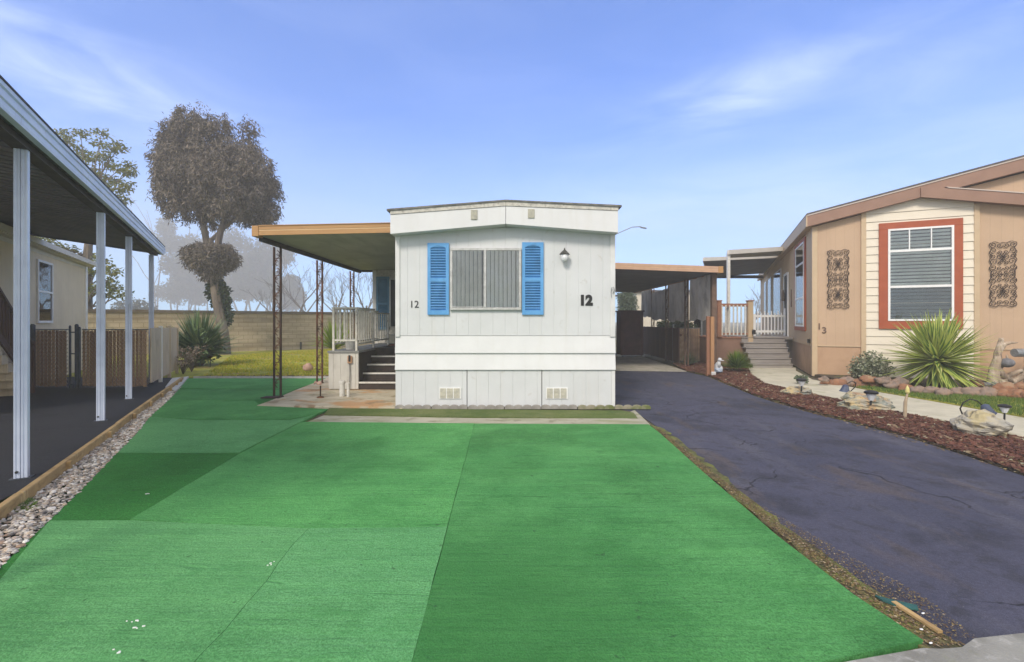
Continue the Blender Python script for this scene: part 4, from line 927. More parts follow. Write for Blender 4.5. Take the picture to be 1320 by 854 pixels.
# chain-link fence
yF = 10.2
fx = lambda px: (px - HX) * yF / F
f1 = thing('slat_fence', 'brown slatted chain-link fence left of the open gate gap, below the beige house', 'fence', (fx(60), yF, 0))
chain_link(f1, (fx(42), yF), (fx(88), yF), .02, 1.28, 'galv', 'slat_brown', .1)
f2 = thing('slat_fence', 'brown slatted chain-link fence between the gate gap and the pale fence panel', 'fence', (fx(150), yF, 0))
chain_link(f2, (fx(106), yF), (fx(192), yF), .02, 1.28, 'galv', 'slat_brown', .6)
gg = thing('gate_frame', 'narrow steel gate frame with dark posts in the slatted fence gap', 'gate', (fx(97), yF, 0))
for px, r, h in ((44, .045, 1.36), (92, .022, 1.33), (100.5, .034, 1.36), (104, .026, 1.30)):
    x = fx(px); m = MB(); m.lathe([(r, 0), (r, h), (r * 1.15, h + .004), (r * .5, h + .04)], (x, yF - .03, 0), 10); m.build('post', 'galv_dark', gg)
for z in (.08, .75, 1.22):
    m = MB(); m.tube([(fx(92), yF - .03, z), (fx(101), yF - .03, z)], .014, 6); m.build('rail', 'galv_dark', gg)
m = MB(); m.box(fx(93), fx(100), yF + .5, yF + .53, 0.3, 1.18); tag(m.build('screen', 'galv_dark', loc=(fx(96), yF + .5, .3)), 'dark sheet behind the gap of the slatted gate', 'sheet')
# pale panel fence going back
pf = thing('panel_fence', 'pale weathered panel fence running back from the slatted fence beside the gravel', 'fence', (-7.9, 10.2, 0))
P0, P1 = Vector((fx(194), 10.2)), Vector(((228 - HX) * 12.9 / F, 12.9)); dd = (P1 - P0).normalized(); nn = Vector((-dd.y, dd.x)); LL = (P1 - P0).length
for k in range(3):
    a, b = P0 + dd * (LL * k / 3 + .01), P0 + dd * (LL * (k + 1) / 3 - .01); c = (a + b) / 2
    m = MB(); m.obox((c.x, c.y, .71), ((b - a) / 2).to_3d(), (nn * .012).to_3d(), (0, 0, .60 - .01 * k)); m.build('panel', 'fence_panel', pf)
    m = MB(); m.obox((b.x - nn.x * .0, b.y, .68), (dd * .03).to_3d(), (nn * .035).to_3d(), (0, 0, .67)); m.build('post', 'fence_panel' if k else 'vinyl_white', pf)
# ================================================================== TAN NEIGHBOUR HOUSE (RIGHT)
C2 = Vector((7.92, 12.25)); rotR = math.atan2(-.41, .912)
uR, vR = Vector((.912, -.41)), Vector((.41, .912))
rh = thing('tan_house', 'tan neighbour house with brick-red window surrounds and a cream siding bay', 'house', (C2.x, C2.y, 0), rotR)
def sR(px): k = (px - HX) / F; return (C2.x - k * C2.y) / (k * uR.y - uR.x)       # along the front
def tR(px): k = (px - HX) / F; return (C2.x - k * C2.y) / (k * vR.y - vR.x)       # along the side
def zR(s, py): return HC + (HY - py) * (C2.y + s * uR.y) / F
def zT(t, py): return HC + (HY - py) * (C2.y + t * vR.y) / F
def LB(m, name, mat, par=None, **k): o = m.build(name, mat, rh, world=False, **k); o.parent = par or rh; return o
SL = .22; zc0 = 4.2
top = lambda s: zc0 + SL * (s + .15) if s < 4.3 else zc0 + SL * 4.45 - SL * (s - 4.3)
belt = .82
m = MB(); m.prismy([(.002, belt), (8.6, belt), (8.6, top(8.6) - .3), (4.3, top(4.3) - .3), (.002, top(0) - .29)], .002, .15); LB(m, 'front_wall', 'tan_wall')
m = MB(); m.box(.012, 8.59, .012, .15, 0, belt - .002); LB(m, 'skirt', 'tan_skirt')
m = MB(); m.box(.0, .15, .152, 17.6, belt, 3.97); LB(m, 'side_wall', 'tan_side')
m = MB(); m.box(.012, .14, .155, 17.6, 0, belt - .002); LB(m, 'skirt', 'tan_skirt')
m = MB(); m.box(.16, 8.6, 17.4, 17.6, 0, 3.97); LB(m, 'back_wall', 'tan_side')
m = MB(); m.box(.001, 8.6, -.010, .001, belt - .015, belt + .012); LB(m, 'belt_trim', 'tan_trim')
m = MB(); m.box(-.012, .001, .0, 17.6, belt - .02, belt + .02); LB(m, 'belt_trim', 'tan_trim')
m = MB(); m.box(-.022, .10, -.024, -.001, .02, 3.95); m.box(-.024, -.001, -.001, .11, .02, 3.95); LB(m, 'corner_board', 'tan_trim', bevel=.004)
m = MB(); m.box(-.02, .0, 17.45, 17.62, .02, 3.95); LB(m, 'corner_board', 'tan_trim')
# cream siding bay
s0, s1 = sR(1116), sR(1254.5)
for a, b in ((sR(1109.5), s0 - .001), (s1 + .001, sR(1262))):
    m = MB(); m.box(a, b, -.05, .001, .02, min(top(a), 4.5) - .2 if a < 2 else 4.2); LB(m, 'corner_board', 'tan_trim', bevel=.004)
apex_s, apex_z = 2.16, 4.44
z = .06; P_ = .205
def lowb(s): return apex_z - SL * abs(s - apex_s) * (1 if s < apex_s else .95)
while z < 4.4:
    zt_ = z + P_; pts = [(s0, z), (s1, z)]
    if zt_ > 4.15:   # clip under the gable
        segs = []
        N = 20; up = [(s1 - (s1 - s0) * i / N, min(zt_ - .002, lowb(s1 - (s1 - s0) * i / N) + .03)) for i in range(N + 1)]
        up = [(a, max(b, z + .001)) for a, b in up]; poly = [(s0, z), (s1, z)] + up
    else: poly = [(s0, z), (s1, z), (s1, zt_ - .002), (s0, zt_ - .002)]
    n = len(poly)
    yy = lambda zz: -.040 + .020 * (zz - z) / P_
    m = MB(); vs = [(a, yy(b), b) for a, b in poly] + [(a, .001, b) for a, b in poly]
    m.add(vs, [tuple(range(n)), tuple(range(n, 2 * n))[::-1]] + [(i, n + i, n + (i + 1) % n, (i + 1) % n) for i in range(n)])
    LB(m, 'siding_board', 'cream_siding'); z += P_
# front window
def big_window(par_axis, a0, a1, z0, z1, in0, in1, iz0, iz1, splits, y, mullions, dark=False):
    """par_axis 's': on the front, plane y; 't': on the side, plane x"""
    def bx_(m, a, b, d0, d1, c, d_):
        if par_axis == 's': m.box(a, b, y - d1, y - d0, c, d_)
        else: m.box(y - d1, y - d0, a, b, c, d_)
    m = MB(); bx_(m, a0, a1, .0, .035, iz1, z1); bx_(m, a0, a1, .0, .035, z0, iz0); bx_(m, a0, in0, .0, .0345, iz0, iz1); bx_(m, in1, a1, .0, .0345, iz0, iz1)
    su = LB(m, 'window_surround', 'red_trim', bevel=.004)
    m = MB(); fw = .045
    bx_(m, in0, in1, .0, .05, iz1 - fw, iz1); bx_(m, in0, in1, .0, .05, iz0, iz0 + fw); bx_(m, in0, in0 + fw, .0, .0495, iz0 + fw, iz1 - fw); bx_(m, in1 - fw, in1, .0, .0495, iz0 + fw, iz1 - fw)
    for sp in splits: bx_(m, in0 + fw, in1 - fw, .01, .048, sp - .028, sp + .028)
    for k in range(mullions):
        c = in0 + (in1 - in0) * (k + 1) / (mullions + 1); bx_(m, c - .012, c + .012, .02, .046, splits[0] + .028, iz1 - fw)
    w = LB(m, 'window', 'vinyl_white')
    m = MB(); bx_(m, in0 + fw, in1 - fw, .002, .004, iz0 + fw, iz1 - fw); LB(m, 'dark_backing', 'room_shade', w)  # dark plate on the wall face, interior shade put into its colour
    m = MB(); zz = iz0 + fw + .02
    while zz < iz1 - fw:
        lo_ = zz < splits[-1]
        if par_axis == 's': m.obox(((in0 + in1) / 2, y - .014, zz), ((in1 - in0) / 2 - fw - .01, 0, 0), (0, .008, -.027 if not lo_ else -.030), (0, .0006, .001), 1 if lo_ else 0)
        else: m.obox((y - .014, (in0 + in1) / 2, zz), (0, (in1 - in0) / 2 - fw - .01, 0), (.008, 0, -.028), (.0006, 0, .001), 1 if lo_ else 0)
        zz += .084
    LB(m, 'blind', ['glass_blind', 'blind_dark'], w)
    m = MB(); bx_(m, in0 + fw, in1 - fw, .030, .032, iz0 + fw, iz1 - fw); LB(m, 'pane', 'window_glass', w)
big_window('s', sR(1132), sR(1240), 1.27, 3.90, sR(1143.5), sR(1228), 1.47, 3.74, [3.19, 2.31], -.035, 2)
t0_, t1_ = tR(1039.3), tR(1025.5)
big_window('t', t0_, t1_, zT(t0_, 427), 3.87, t0_ + .17, tR(1027), zT(t0_, 421.5), 3.76, [3.17, 2.15], -.002, 0)
# side door and far windows
a, b = tR(1016.5), tR(1012.2)
m = MB(); m.box(-.03, -.001, a, b, .92, 3.15); dd_ = LB(m, 'door', 'screen_dark')
m = MB(); m.box(-.05, -.001, a - .08, a, .92, 3.23); m.box(-.05, -.001, b, b + .08, .92, 3.23); m.box(-.05, -.001, a, b, 3.15, 3.23); LB(m, 'door_frame', 'vinyl_white', dd_)
m = MB(); rock(m, (-.09, (a + b) / 2 + .3, 2.35), .05, .22, .26, 3, 8); LB(m, 'wreath', 'twig', dd_)
for p0_, p1_ in ((1007.5, 998.5), (995, 991), (988.5, 986)):
    a, b = tR(p0_), tR(p1_); m = MB(); m.box(-.04, -.001, a, b, 1.7, 3.6)
    w_ = LB(m, 'window', 'vinyl_white'); m = MB(); m.box(-.044, -.041, a + .08, b - .08, 1.78, 3.52); LB(m, 'pane', 'blind_dark', w_)
    m = MB(); m.box(-.048, -.046, a + .08, b - .08, 1.78, 3.52); LB(m, 'glazing', 'window_glass', w_)
m = MB(); t = tR(1020.5); m.box(-.02, -.001, t - .05, t + .05, 1.95, 2.55); LB(m, 'name_plaque', 'post_brown')
m = MB(); m.box(-.06, -.001, .38, .5, .87, .98); LB(m, 'spigot_box', 'black_metal')
text_mesh('1', .23, .004, .004, 'post_brown', 'house_number', rh, (sR(1056), -.008, zR(.2, 421.5)), 0)
text_mesh('3', .23, .004, .004, 'post_brown', 'house_number', rh, (sR(1062.5), -.008, zR(.3, 426.5)), 0)
# roof, rakes, lower gable
m = MB(); e0 = -.15; m.prismy([(e0, zc0 - .27), (e0, zc0), (4.3, top(4.3)), (8.75, top(8.75)), (8.75, top(8.75) - .27), (4.3, top(4.3) - .27)], -.20, -.165)
LB(m, 'rake_board', 'brown_fascia')
m = MB(); m.prismy([(e0 - .01, zc0 - .0), (e0 - .01, zc0 + .03), (4.3, top(4.3) + .032), (8.75, top(8.75) + .03), (8.75, top(8.75)), (4.3, top(4.3) + .002)], -.215, -.17); LB(m, 'drip_edge', 'drip_edge')
m = MB(); m.prismy([(e0 - .02, zc0 + .032), (e0 - .02, zc0 + .07), (4.3, top(4.3) + .075), (8.77, top(8.75) + .07), (8.77, top(8.75) + .032), (4.3, top(4.3) + .034)], -.22, 17.85); LB(m, 'roof', 'roof_shingle')
m = MB(); m.prismy([(e0 + .01, zc0 - .26), (.03, zc0 - .235), (4.3, top(4.3) - .262), (8.6, top(8.6) - .262), (8.6, top(8.6) - .02), (4.3, top(4.3) - .02), (e0 + .01, zc0 - .02)], -.163, .001); LB(m, 'rake_soffit', 'brown_fascia')
m = MB(); m.box(e0 - .03, e0 + .01, -.19, 17.8, zc0 - .27, zc0 + .028); LB(m, 'eave_fascia', 'tan_trim')
m = MB(); m.box(e0 + .012, -.002, .02, 17.7, zc0 - .24, zc0 - .21); LB(m, 'eave_soffit', 'tan_trim')
az = lambda s: apex_z - .21 * (s - apex_s)
sA, sB = 2.66, 4.5
m = MB(); m.prismy([(apex_s, apex_z - .002), (sB, az(sB)), (sB, az(sB) + .25), (sA, az(sA) + .25), (apex_s, apex_z + .22)], -.245, -.202); LB(m, 'rake_board', 'brown_fascia')
m = MB(); m.prismy([(sA + .02, az(sA) + .252), (sB, az(sB) + .252), (sB, az(sB) + .28), (sA - .05, az(sA) + .292)], -.26, -.03); LB(m, 'drip_edge', 'drip_edge')
m = MB(); m.prismy([(apex_s + .1, apex_z + .02), (sB, az(sB) + .01), (sB, az(sB) + .25), (sA, az(sA) + .25)], -.163, .001) ; LB(m, 'gable_soffit', 'brown_fascia')

# scrollwork panels on the wall
def spiral(c, r, turns, a0, sgn, n=14):
    return [(c[0] + r * (1 - .78 * i / n) * math.cos(a0 + sgn * turns * 6.283 * i / n), c[1] + r * (1 - .78 * i / n) * math.sin(a0 + sgn * turns * 6.283 * i / n)) for i in range(n + 1)]
def ornament(sc, z0, z1, label):
    o = thing('wall_ornament', label, 'wall ornament', tuple((C2 + uR * sc - vR * .03)) + (z0,), rotR, 'iron scrollwork wall ornaments')
    h = z1 - z0; w = .25; segs = []
    for half in (0, 1):
        fz = lambda z: z if half == 0 else h - z
        for sx in (-1, 1):
            for zc, xc, r, a0, sg in ((.07, .17, .065, 0, 1), (.09, .06, .055, 3.14, -1), (.20, .16, .07, 1.57, -1), (.24, .055, .05, 0, 1), (.33, .17, .062, -1.57, 1), (.36, .06, .06, 3.14, 1), (.46, .15, .075, .8, -1), (.50, .05, .045, 3.9, 1), (.59, .17, .065, 0, 1), (.62, .06, .055, 3.14, -1), (.71, .15, .07, 1.57, -1), (.72, .055, .045, 0, 1)):
                zc *= h / 1.52
                segs.append([(sx * (xc + (p - xc)), fz(q)) for p, q in spiral((xc, zc), r, 1.25, a0, sg)])
            arc = [(sx * (.215 + .022 * math.sin(i * 1.05)), fz(.01 + h * .49 * i / 24)) for i in range(25)]; segs.append(arc)
            segs.append([(sx * .215 * i / 8, fz(.012 + .02 * math.sin(i * .9))) for i in range(9)])
            for zc in (.37, ):
                segs.append([(0, fz(zc * h / 1.52 - .10)), (sx * .035, fz(zc * h / 1.52 - .02)), (sx * .012, fz(zc * h / 1.52 + .03)), (0, fz(zc * h / 1.52 + .10))])
                segs.append([(sx * .05, fz(zc * h / 1.52 - .08)), (0, fz(zc * h / 1.52)), (sx * .05, fz(zc * h / 1.52 + .08))])
    m = MB()
    for sg in segs: m.tube([(x, 0, z) for x, z in sg], .0075, 5)
    for z_ in (.25, .5, .75): m.box(-.012, .012, .005, .029, z_ * h - .012, z_ * h + .012)
    m.build('scrollwork', 'iron_brown', o, world=False)
ornament(sR(1080), 1.79, 3.30, 'rusty iron scrollwork panel on the tan wall left of the red-framed window')
ornament(sR(1292), 1.80, 3.29, 'rusty iron scrollwork panel on the tan wall right of the red-framed window')

# ------------------------------------------------------------------ pale carport roof of the tan house
rc = thing('carport_awning', 'pale flat carport roof on a slim white post between the two homes', 'carport', (7.15, 15.5, 0))
wxp, wyp = G(939, 471)
m = MB(); m.box(wxp - .045, wxp + .045, wyp - .045, wyp + .045, 0, 3.70); m.build('post', 'pvc_white', rc, bevel=.004)
def quadslab(m, P, z0s, th):
    vs = [(x, y, z) for (x, y), z in zip(P, z0s)] + [(x, y, z + th) for (x, y), z in zip(P, z0s)]
    n = len(P); return m.add(vs, [tuple(range(n)), tuple(range(n, 2 * n))] + [(i, (i + 1) % n, n + (i + 1) % n, n + i) for i in range(n)])
def sidept(t, off=-.17): p = C2 + vR * t + uR * off; return (p.x, p.y)
fa = (wxp - .05, wyp - .1); fb = sidept(4.85)
fc = sidept(6.4); fd = (fa[0] + .43, fa[1] + 1.0)
za_, zb2 = 3.70, 4.02
m = MB(); quadslab(m, [fa, fb, fc, fd], [za_, zb2, zb2, za_], .05); m.build('roof_panel', 'soffit_grey', rc)
def fascia(m, p, q_, z0, z1, h, th=.03):
    p, q_ = Vector(p), Vector(q_); d = (q_ - p).normalized(); n = Vector((d.y, -d.x)) * th
    vs = []
    for b, z in ((p, z0), (q_, z1)):
        for o in (0, 1):
            for hh in (0, h): vs.append((b.x + n.x * o, b.y + n.y * o, z + hh))
    m.add(vs, [(0, 1, 3, 2), (4, 6, 7, 5), (0, 4, 5, 1), (2, 3, 7, 6), (0, 2, 6, 4), (1, 5, 7, 3)])
m = MB(); fascia(m, fa, fb, za_ - .02, zb2 - .02, .15); m.build('fascia', 'house_trim', rc)
m = MB(); fascia(m, (fd[0], fd[1]), fa, za_ - .02, za_ - .02, .15); m.build('fascia', 'house_trim', rc)
ba = ((907 - HX) * 16.75 / F, 16.75); bb = sidept(6.5); bc = sidept(13.2); bd = (ba[0] + .41 / .912 * 6.3, ba[1] + 6.3)
m = MB(); quadslab(m, [ba, bb, bc, bd], [3.66, 3.98, 3.98, 3.66], .05); m.build('roof_panel', 'soffit_dark', rc)
m = MB(); fascia(m, ba, bb, 3.63, 3.95, .13); m.build('fascia', 'house_trim', rc)
m = MB(); fascia(m, bd, ba, 3.63, 3.63, .13); m.build('fascia', 'house_trim', rc)
m = MB(); fascia(m, bc, bd, 3.72, 3.6, .16); m.build('fascia', 'soffit_dark', rc)

# ------------------------------------------------------------------ deck and steps
dk = thing('side_deck', 'brown skirted deck with thin balusters beside the tan house steps', 'deck', (7.2, 15.4, 0))
yD = 15.4; dX = lambda px: (px - HX) * yD / F
m = MB(); m.box(dX(921), dX(964.5), yD, yD + .05, .02, .89); m.build('skirt_panel', 'skirt_brown', dk)
m = MB(); m.box(dX(921), dX(921) + .05, yD + .052, 20, .02, .89); m.build('skirt_panel', 'skirt_brown', dk)
m = MB(); m.box(dX(920), dX(969), yD - .03, 20, .892, .94); m.build('deck_board', 'brown_deck', dk, bevel=.005)
for px, z0, z1, w in ((926.5, .942, 2.12, .13), (966.5, .0, 2.12, .16)):
    m = MB(); x = dX(px); m.box(x - w / 2, x + w / 2, yD - .08, yD - .08 + w, z0, z1); po = m.build('post', 'tan_trim' if w > .15 else 'brown_deck', dk, bevel=.006)
    m = MB(); m.box(x - w / 2 - .015, x + w / 2 + .015, yD - .095, yD - .065 + w, z1 + .001, z1 + .04); sub(m, 'post_cap', 'brown_deck', po, bevel=.006)
for a, b in ((dX(918), dX(925)), (dX(928.5), dX(963.5))):
    m = MB(); m.box(a, b, yD - .04, yD + .02, 1.95, 2.05); m.build('top_rail', 'brown_deck', dk)
    m = MB(); m.box(a, b, yD - .03, yD + .01, 1.02, 1.08); m.build('bottom_rail', 'brown_deck', dk)
x = dX(929.5)
while x < dX(963):
    m = MB(); m.box(x - .018, x + .018, yD - .075, yD - .041, 1.0, 2.0); m.build('baluster', 'rail_paint' , dk); x += .128
m = MB(); m.box(dX(928), dX(962), 17.6, 17.7, .95, 1.8); tag(m.build('dark_cover', 'screen_dark', loc=(dX(945), 17.6, .95)), 'dark covered shape standing behind the deck balusters', 'cover')
m = MB(); xx = dX(969); m.lathe([(.03, -.1), (.055, -.09), (.055, .02), (.07, .025), (.02, .06)], (xx, yD - .14, 1.13), 8); m.tube([(xx, yD - .14, 1.16), (xx - .01, yD - .085, 1.2)], .012)
ob = tag(m.build('post_lamp', 'black_metal', loc=(xx, yD - .14, 1.13)), 'small black lantern on the tan deck post beside the steps', 'lamp')
for f_ in ():
    pass
# steps
sp = thing('entry_steps', 'grey board steps up to the tan house side door', 'steps', (7.9, 14.1, .0))
yS = 14.1; n = 6; H = .92; rs = H / n
for k in range(n):
    y = yS + k * .25; z = k * rs + .02
    xa, xb = 7.30 + k * .055, 8.50 + k * .10
    m = MB(); m.box(xa, xb, y, y + .02, z + .004, z + rs - .03); m.build('riser', 'step_grey', sp)
    m = MB(); m.box(xa - .01, xb + .01, y - .03, y + .25, z + rs - .028, z + rs); m.build('tread', 'step_grey', sp, bevel=.005)
m = MB(); m.box(7.75, 10.1, yS + n * .25 + .01, 17.6, .86, .925); m.build('landing', 'step_grey', sp)
wr_ = thing('white_railing', 'white picket railing at the back of the grey step landing', 'railing', (9.6, 17.3, .93))
y = 17.3; xa, xb = (972 - HX) * y / F, (1013 - HX) * y / F
for x in (xa, xb):
    m = MB(); m.box(x - .045, x + .045, y - .045, y + .045, .93, 1.95 if x == xb else 1.74); m.build('post', 'vinyl_white', wr_, bevel=.004)
for z in (1.05, 1.62):
    m = MB(); m.box(xa + .046, xb - .046, y - .02, y + .02, z, z + .08); m.build('rail', 'vinyl_white', wr_)
k = 1
while xa + k * .125 < xb - .06:
    m = MB(); xx = xa + k * .125; m.box(xx - .018, xx + .018, y - .045, y - .021, .98, 1.78 + .07 * (k % 2)); m.build('picket', 'vinyl_white', wr_); k += 1

# ================================================================== PATH, MULCH BED, LAWN STRIP, ROCKS
lo = [(965, 474), (968, 481), (985, 493), (1044, 506), (1144, 527), (1236.5, 545), (1320, 563)]
up = [(1320, 538.5), (1211, 519), (1123, 504), (1048, 489.5), (1026, 478), (1026, 474)]
pl = GP(lo, .05) + [(8.3, 4.6), (9.4, 5.6)] + GP(up, .05)
mb = MB(); mb.prism(pl, -.03, .05); struct(mb.build('path', 'path_concrete', bevel=.008))
de2 = GP([(1345, 624), (1320, 613), (1252, 589), (1175, 564.6), (1097, 544), (1044, 531), (1003, 519), (973, 510), (945.5, 498.5), (913, 485), (900, 482), (885, 479), (868, 470)])
bed = de2 + [(6.6, 17.0)] + GP([(921, 469), (965, 470)]) + GP(lo[1:], .05) + [(8.2, 4.7)]
mb = MB(); mb.prism(bed, -.04, .015); struct(mb.build('mulch_bed', 'soil'))
mb = MB()
for x, y in sample(bed, 15000, 6.5):
    h = .5 * noise.noise(Vector((x * 2, y * 2, 0)))
    a = random.uniform(0, 6.3); l = random.uniform(.010, .034) * (1 + y / 30); w = l * random.uniform(.25, .6); t = random.uniform(-.5, .5)
    A = Vector((math.cos(a), math.sin(a), t)) * l; B = Vector((-math.sin(a), math.cos(a), random.uniform(-.4, .4))) * w
    mb.obox((x, y, .022 + .014 * h + random.uniform(0, .018)), A, B, A.cross(B).normalized() * .004)
tag(mb.build('mulch', 'mulch', recalc=False), kind='stuff')
# litter along both edges of the driveway
mb = MB()
def litter(poly, n, smin=.008, smax=.02, zb=.006):
    for x, y in sample(poly, n):
        a = random.uniform(0, 6.3); l = random.uniform(smin, smax); w = l * random.uniform(.3, .8); A = Vector((math.cos(a), math.sin(a), random.uniform(-.3, .3))) * l; B = Vector((-math.sin(a), math.cos(a), random.uniform(-.3, .3))) * w
        mb.add([Vector((x, y, zb + .004)) + v for v in (-A, B, A, -B)], [(0, 1, 2, 3)])
litter(GP([(850, 553), (915, 606), (1010, 682), (1130, 770), (1246, 835), (1190, 835), (1100, 768), (1000, 686), (900, 604), (842, 551)]), 4200, .003, .011)
litter(GP([(930, 620), (1010, 670), (1100, 720), (1190, 770), (1260, 825), (1200, 825), (1000, 690)]), 3600, .002, .007)
litter(GP([(1320, 616), (1252, 593), (1097, 548), (1003, 522), (913, 488), (913, 485), (1003, 516), (1097, 540), (1252, 584), (1320, 606)]), 1500, .006, .02)
tag(mb.build('leaf_litter', 'litter', recalc=False), kind='stuff')
rg = GP([(1100, 499), (1123, 504), (1211, 519), (1320, 538.5)], .0) + [(9.5, 5.6), (11.5, 7.2)] + GP([(1320, 513), (1175, 501), (1100, 496)])
mb = MB(); mb.prism(rg, -.03, .02); struct(mb.build('lawn', 'lawn'))
grass(rg, 26000, .025, .055, 'grass_lush', 'short_grass', .02, .0035)
pb = GP([(1050, 487), (1100, 496), (1175, 500), (1320, 512)]) + [(11.8, 7.6), tuple(C2 + uR * 5 - vR * .05), tuple(C2 + uR * .12 - vR * .02)]
mb = MB(); mb.prism(pb, -.03, .08); struct(mb.build('planting_bed', 'soil'))
# border rocks
rp = []
spec = [(1066, 490, 8, 'r'), (1079, 491, 10, 'r'), (1093, 490, 12, 'g'), (1112, 491, 11, 'r'), (1132, 492, 12, 'r'), (1152, 495, 10, 'g'), (1168, 497, 8, 'r'), (1184, 500, 9, 'g'), (1200, 501, 9, 'g'), (1216, 503, 10, 'g'), (1233, 502, 9, 'g'), (1252, 503, 12, 'g'), (1272, 504, 13, 'g'), (1294, 505, 12, 'r'), (1314, 507, 12, 'r'), (1336, 509, 13, 'r'),
        (1062, 484, 6, 'g'), (1120, 484, 9, 'r'), (1140, 486, 9, 'g'), (1160, 487, 8, 'g'), (1258, 491, 9, 'r'), (1296, 496, 11, 'r'), (1316, 494, 8, 'r')]
words = ['first rock of the border, nearest the corner of the tan house', 'flat reddish border rock in front of the white garden light', 'long grey-brown border rock under the twig flower', 'rounded red border rock at the left foot of the variegated shrub', 'brown-red border rock under the middle of the variegated shrub', 'grey-brown border rock at the right foot of the variegated shrub', 'small orange border rock left of the yucca', 'grey border rock under the left leaves of the yucca', 'grey border rock under the yucca, left of its centre', 'grey border rock under the yucca centre', 'grey border rock under the right leaves of the yucca', 'large grey-brown border rock just right of the yucca', 'wide tan-grey border rock below the left foot of the driftwood', 'red flat border rock below the driftwood middle', 'orange-red border rock below the driftwood at the photo edge', 'border rock cut by the right photo edge',
         'small dark rock behind the border beside the corner board', 'upper red rock behind the variegated shrub foot', 'upper brown rock between shrub and yucca', 'upper grey rock touching the yucca leaves', 'upper red rock between yucca and driftwood', 'orange slab rock stacked on the border below the driftwood', 'small orange rock stacked on the border near the photo edge']
for i, (px, py, hw, t) in enumerate(spec):
    x, y = G(px, py + 8); zc = .06 if i < 16 else .17
    if i >= 16: x, y = G(px, py + 16)
    s = hw * y / F; m = MB(); rock(m, (x, y, zc), s * 1.15, s * .75, s * .70, i + 20, 13, random.uniform(-.3, .1), rough=.25)
    tag(m.build('border_rock', 'rock_red' if t == 'r' else 'rock_grey', loc=(x, y, 0), smooth_=True), words[i], 'rock', 'rocks bordering the planting bed')
for px, py, sx, sy, sz, mt, lab, sd in ((1028, 511, .33, .2, .11, 'rock_yellow', 'low mossy tan rock with a solar light beside the pale path, nearest the steps', 1), (1116, 531, .52, .30, .17, 'rock_yellow', 'yellow and grey mottled boulder in the mulch with a solar light on it', 5), (1262, 566, .34, .26, .21, 'rock_tan', 'pale tan boulder in the mulch beside the leaning bell lamp', 8)):
    x, y = G(px, py); y += sy * .8; x = (px - HX) * y / F; m = MB(); rock(m, (x, y, sz * .42), sx * .88, sy, sz, sd, 26, rough=.22); tag(m.build('boulder', mt, loc=(x, y, 0)), lab, 'boulder', 'boulders in the mulch bed')

# ------------------------------------------------------------------ garden lights, ornaments
def solar(px, py, z0, h, label, s=1.0):
    x, y = G(px, py, z0)
    o = thing('solar_light', label, 'garden light', (x, y, z0), 0, 'black solar path lights')
    m = MB(); m.tube([(x - .01, y, z0 - .03), (x, y, z0 + h)], .012 * s, 6); m.build('stake', 'black_metal', o)
    m = MB(); m.lathe([(.025 * s, 0), (.05 * s, .06 * s), (.058 * s, .085 * s)], (x, y, z0 + h), 10); m.build('lens', 'lamp_glass', o)
    m = MB(); m.lathe([(.075 * s, .086 * s), (.078 * s, .105 * s), (.06 * s, .12 * s), (.01, .13 * s)], (x, y, z0 + h), 12); m.build('cap', 'black_metal', o)
solar(1033.5, 503, .13, .08, 'black solar light on the low mossy rock nearest the grey steps', 1.15)
solar(1123, 520, .27, .04, 'black solar light sitting on top of the yellow mottled boulder', 1.15)
solar(1295, 560, .03, .27, 'tall black solar light on a stake beside the pale tan boulder', .85)
def bell(px, py, pts, head, label):
    x, y = G(px, py); k = y / F
    o = thing('bell_light', label, 'garden light', (x, y, 0), 0, 'curved-stem bell flower lights')
    P = [(x + a * k, y - .02 * i, .02 + b * k) for i, (a, b) in enumerate(pts)]
    m = MB(); m.tube(P, .0085, 6); m.build('stem', 'black_metal', o)
    for a in (-1, 1):
        m = MB(); m.add([(x, y, .02), (x + a * 3 * k, y - .01, .02 + 4 * k), (x + a * 9 * k, y - .03, .02 + 9 * k), (x + a * 4 * k, y + .01, .02 + 8 * k)], [(0, 1, 2, 3)]); m.build('leaf', 'lamp_metal', o)
    hx_, hz_, ang = head; c = Vector((x + hx_ * k, y - .02 * len(pts), .02 + hz_ * k))
    m = MB(); m.lathe([(r_ * .82, z_ * .82) for r_, z_ in [(.012, .10), (.05, .08), (.065, .03), (.085, -.03), (.105, -.06), (.09, -.055), (.03, .0)]], (0, 0, 0), 12)
    ca, sa = math.cos(ang), math.sin(ang); m.v = [(c.x + vx * ca + vz * sa, c.y + vy, c.z - vx * sa + vz * ca) for vx, vy, vz in m.v]; m.build('bell', 'flower_blue', o)
bell(1093, 522, [(0, 0), (-1, 9), (1, 16), (6, 22), (6, 27), (0, 30), (-7, 27)], (-11, 20, .15), 'dark blue bell light with a curved stem left of the yellow mottled boulder')
bell(1239, 557, [(0, 0), (1, 11), (-2, 21), (-7, 29), (-5, 37), (2, 42), (9, 40), (14, 34)], (17, 29, -.35), 'dark blue bell light on a hooked stem behind the pale tan boulder')
x, y = G(1168, 540)
m = MB(); m.tube([(x - .02, y, 0), (x - .01, y, .25), (x + .02, y, .38)], [.024, .022, .012], 8)
o = m.build('garden_stake', 'stake_tan', loc=(x, y, 0)); tag(o, 'pale translucent garden stake with a yellow finial in the mulch', 'garden stake')
m = MB(); m.lathe([(.012, 0), (.028, .03), (.024, .08), (.004, .13)], (x + .02, y, .37), 8); child_of(o, m, 'finial', 'stake_yellow')
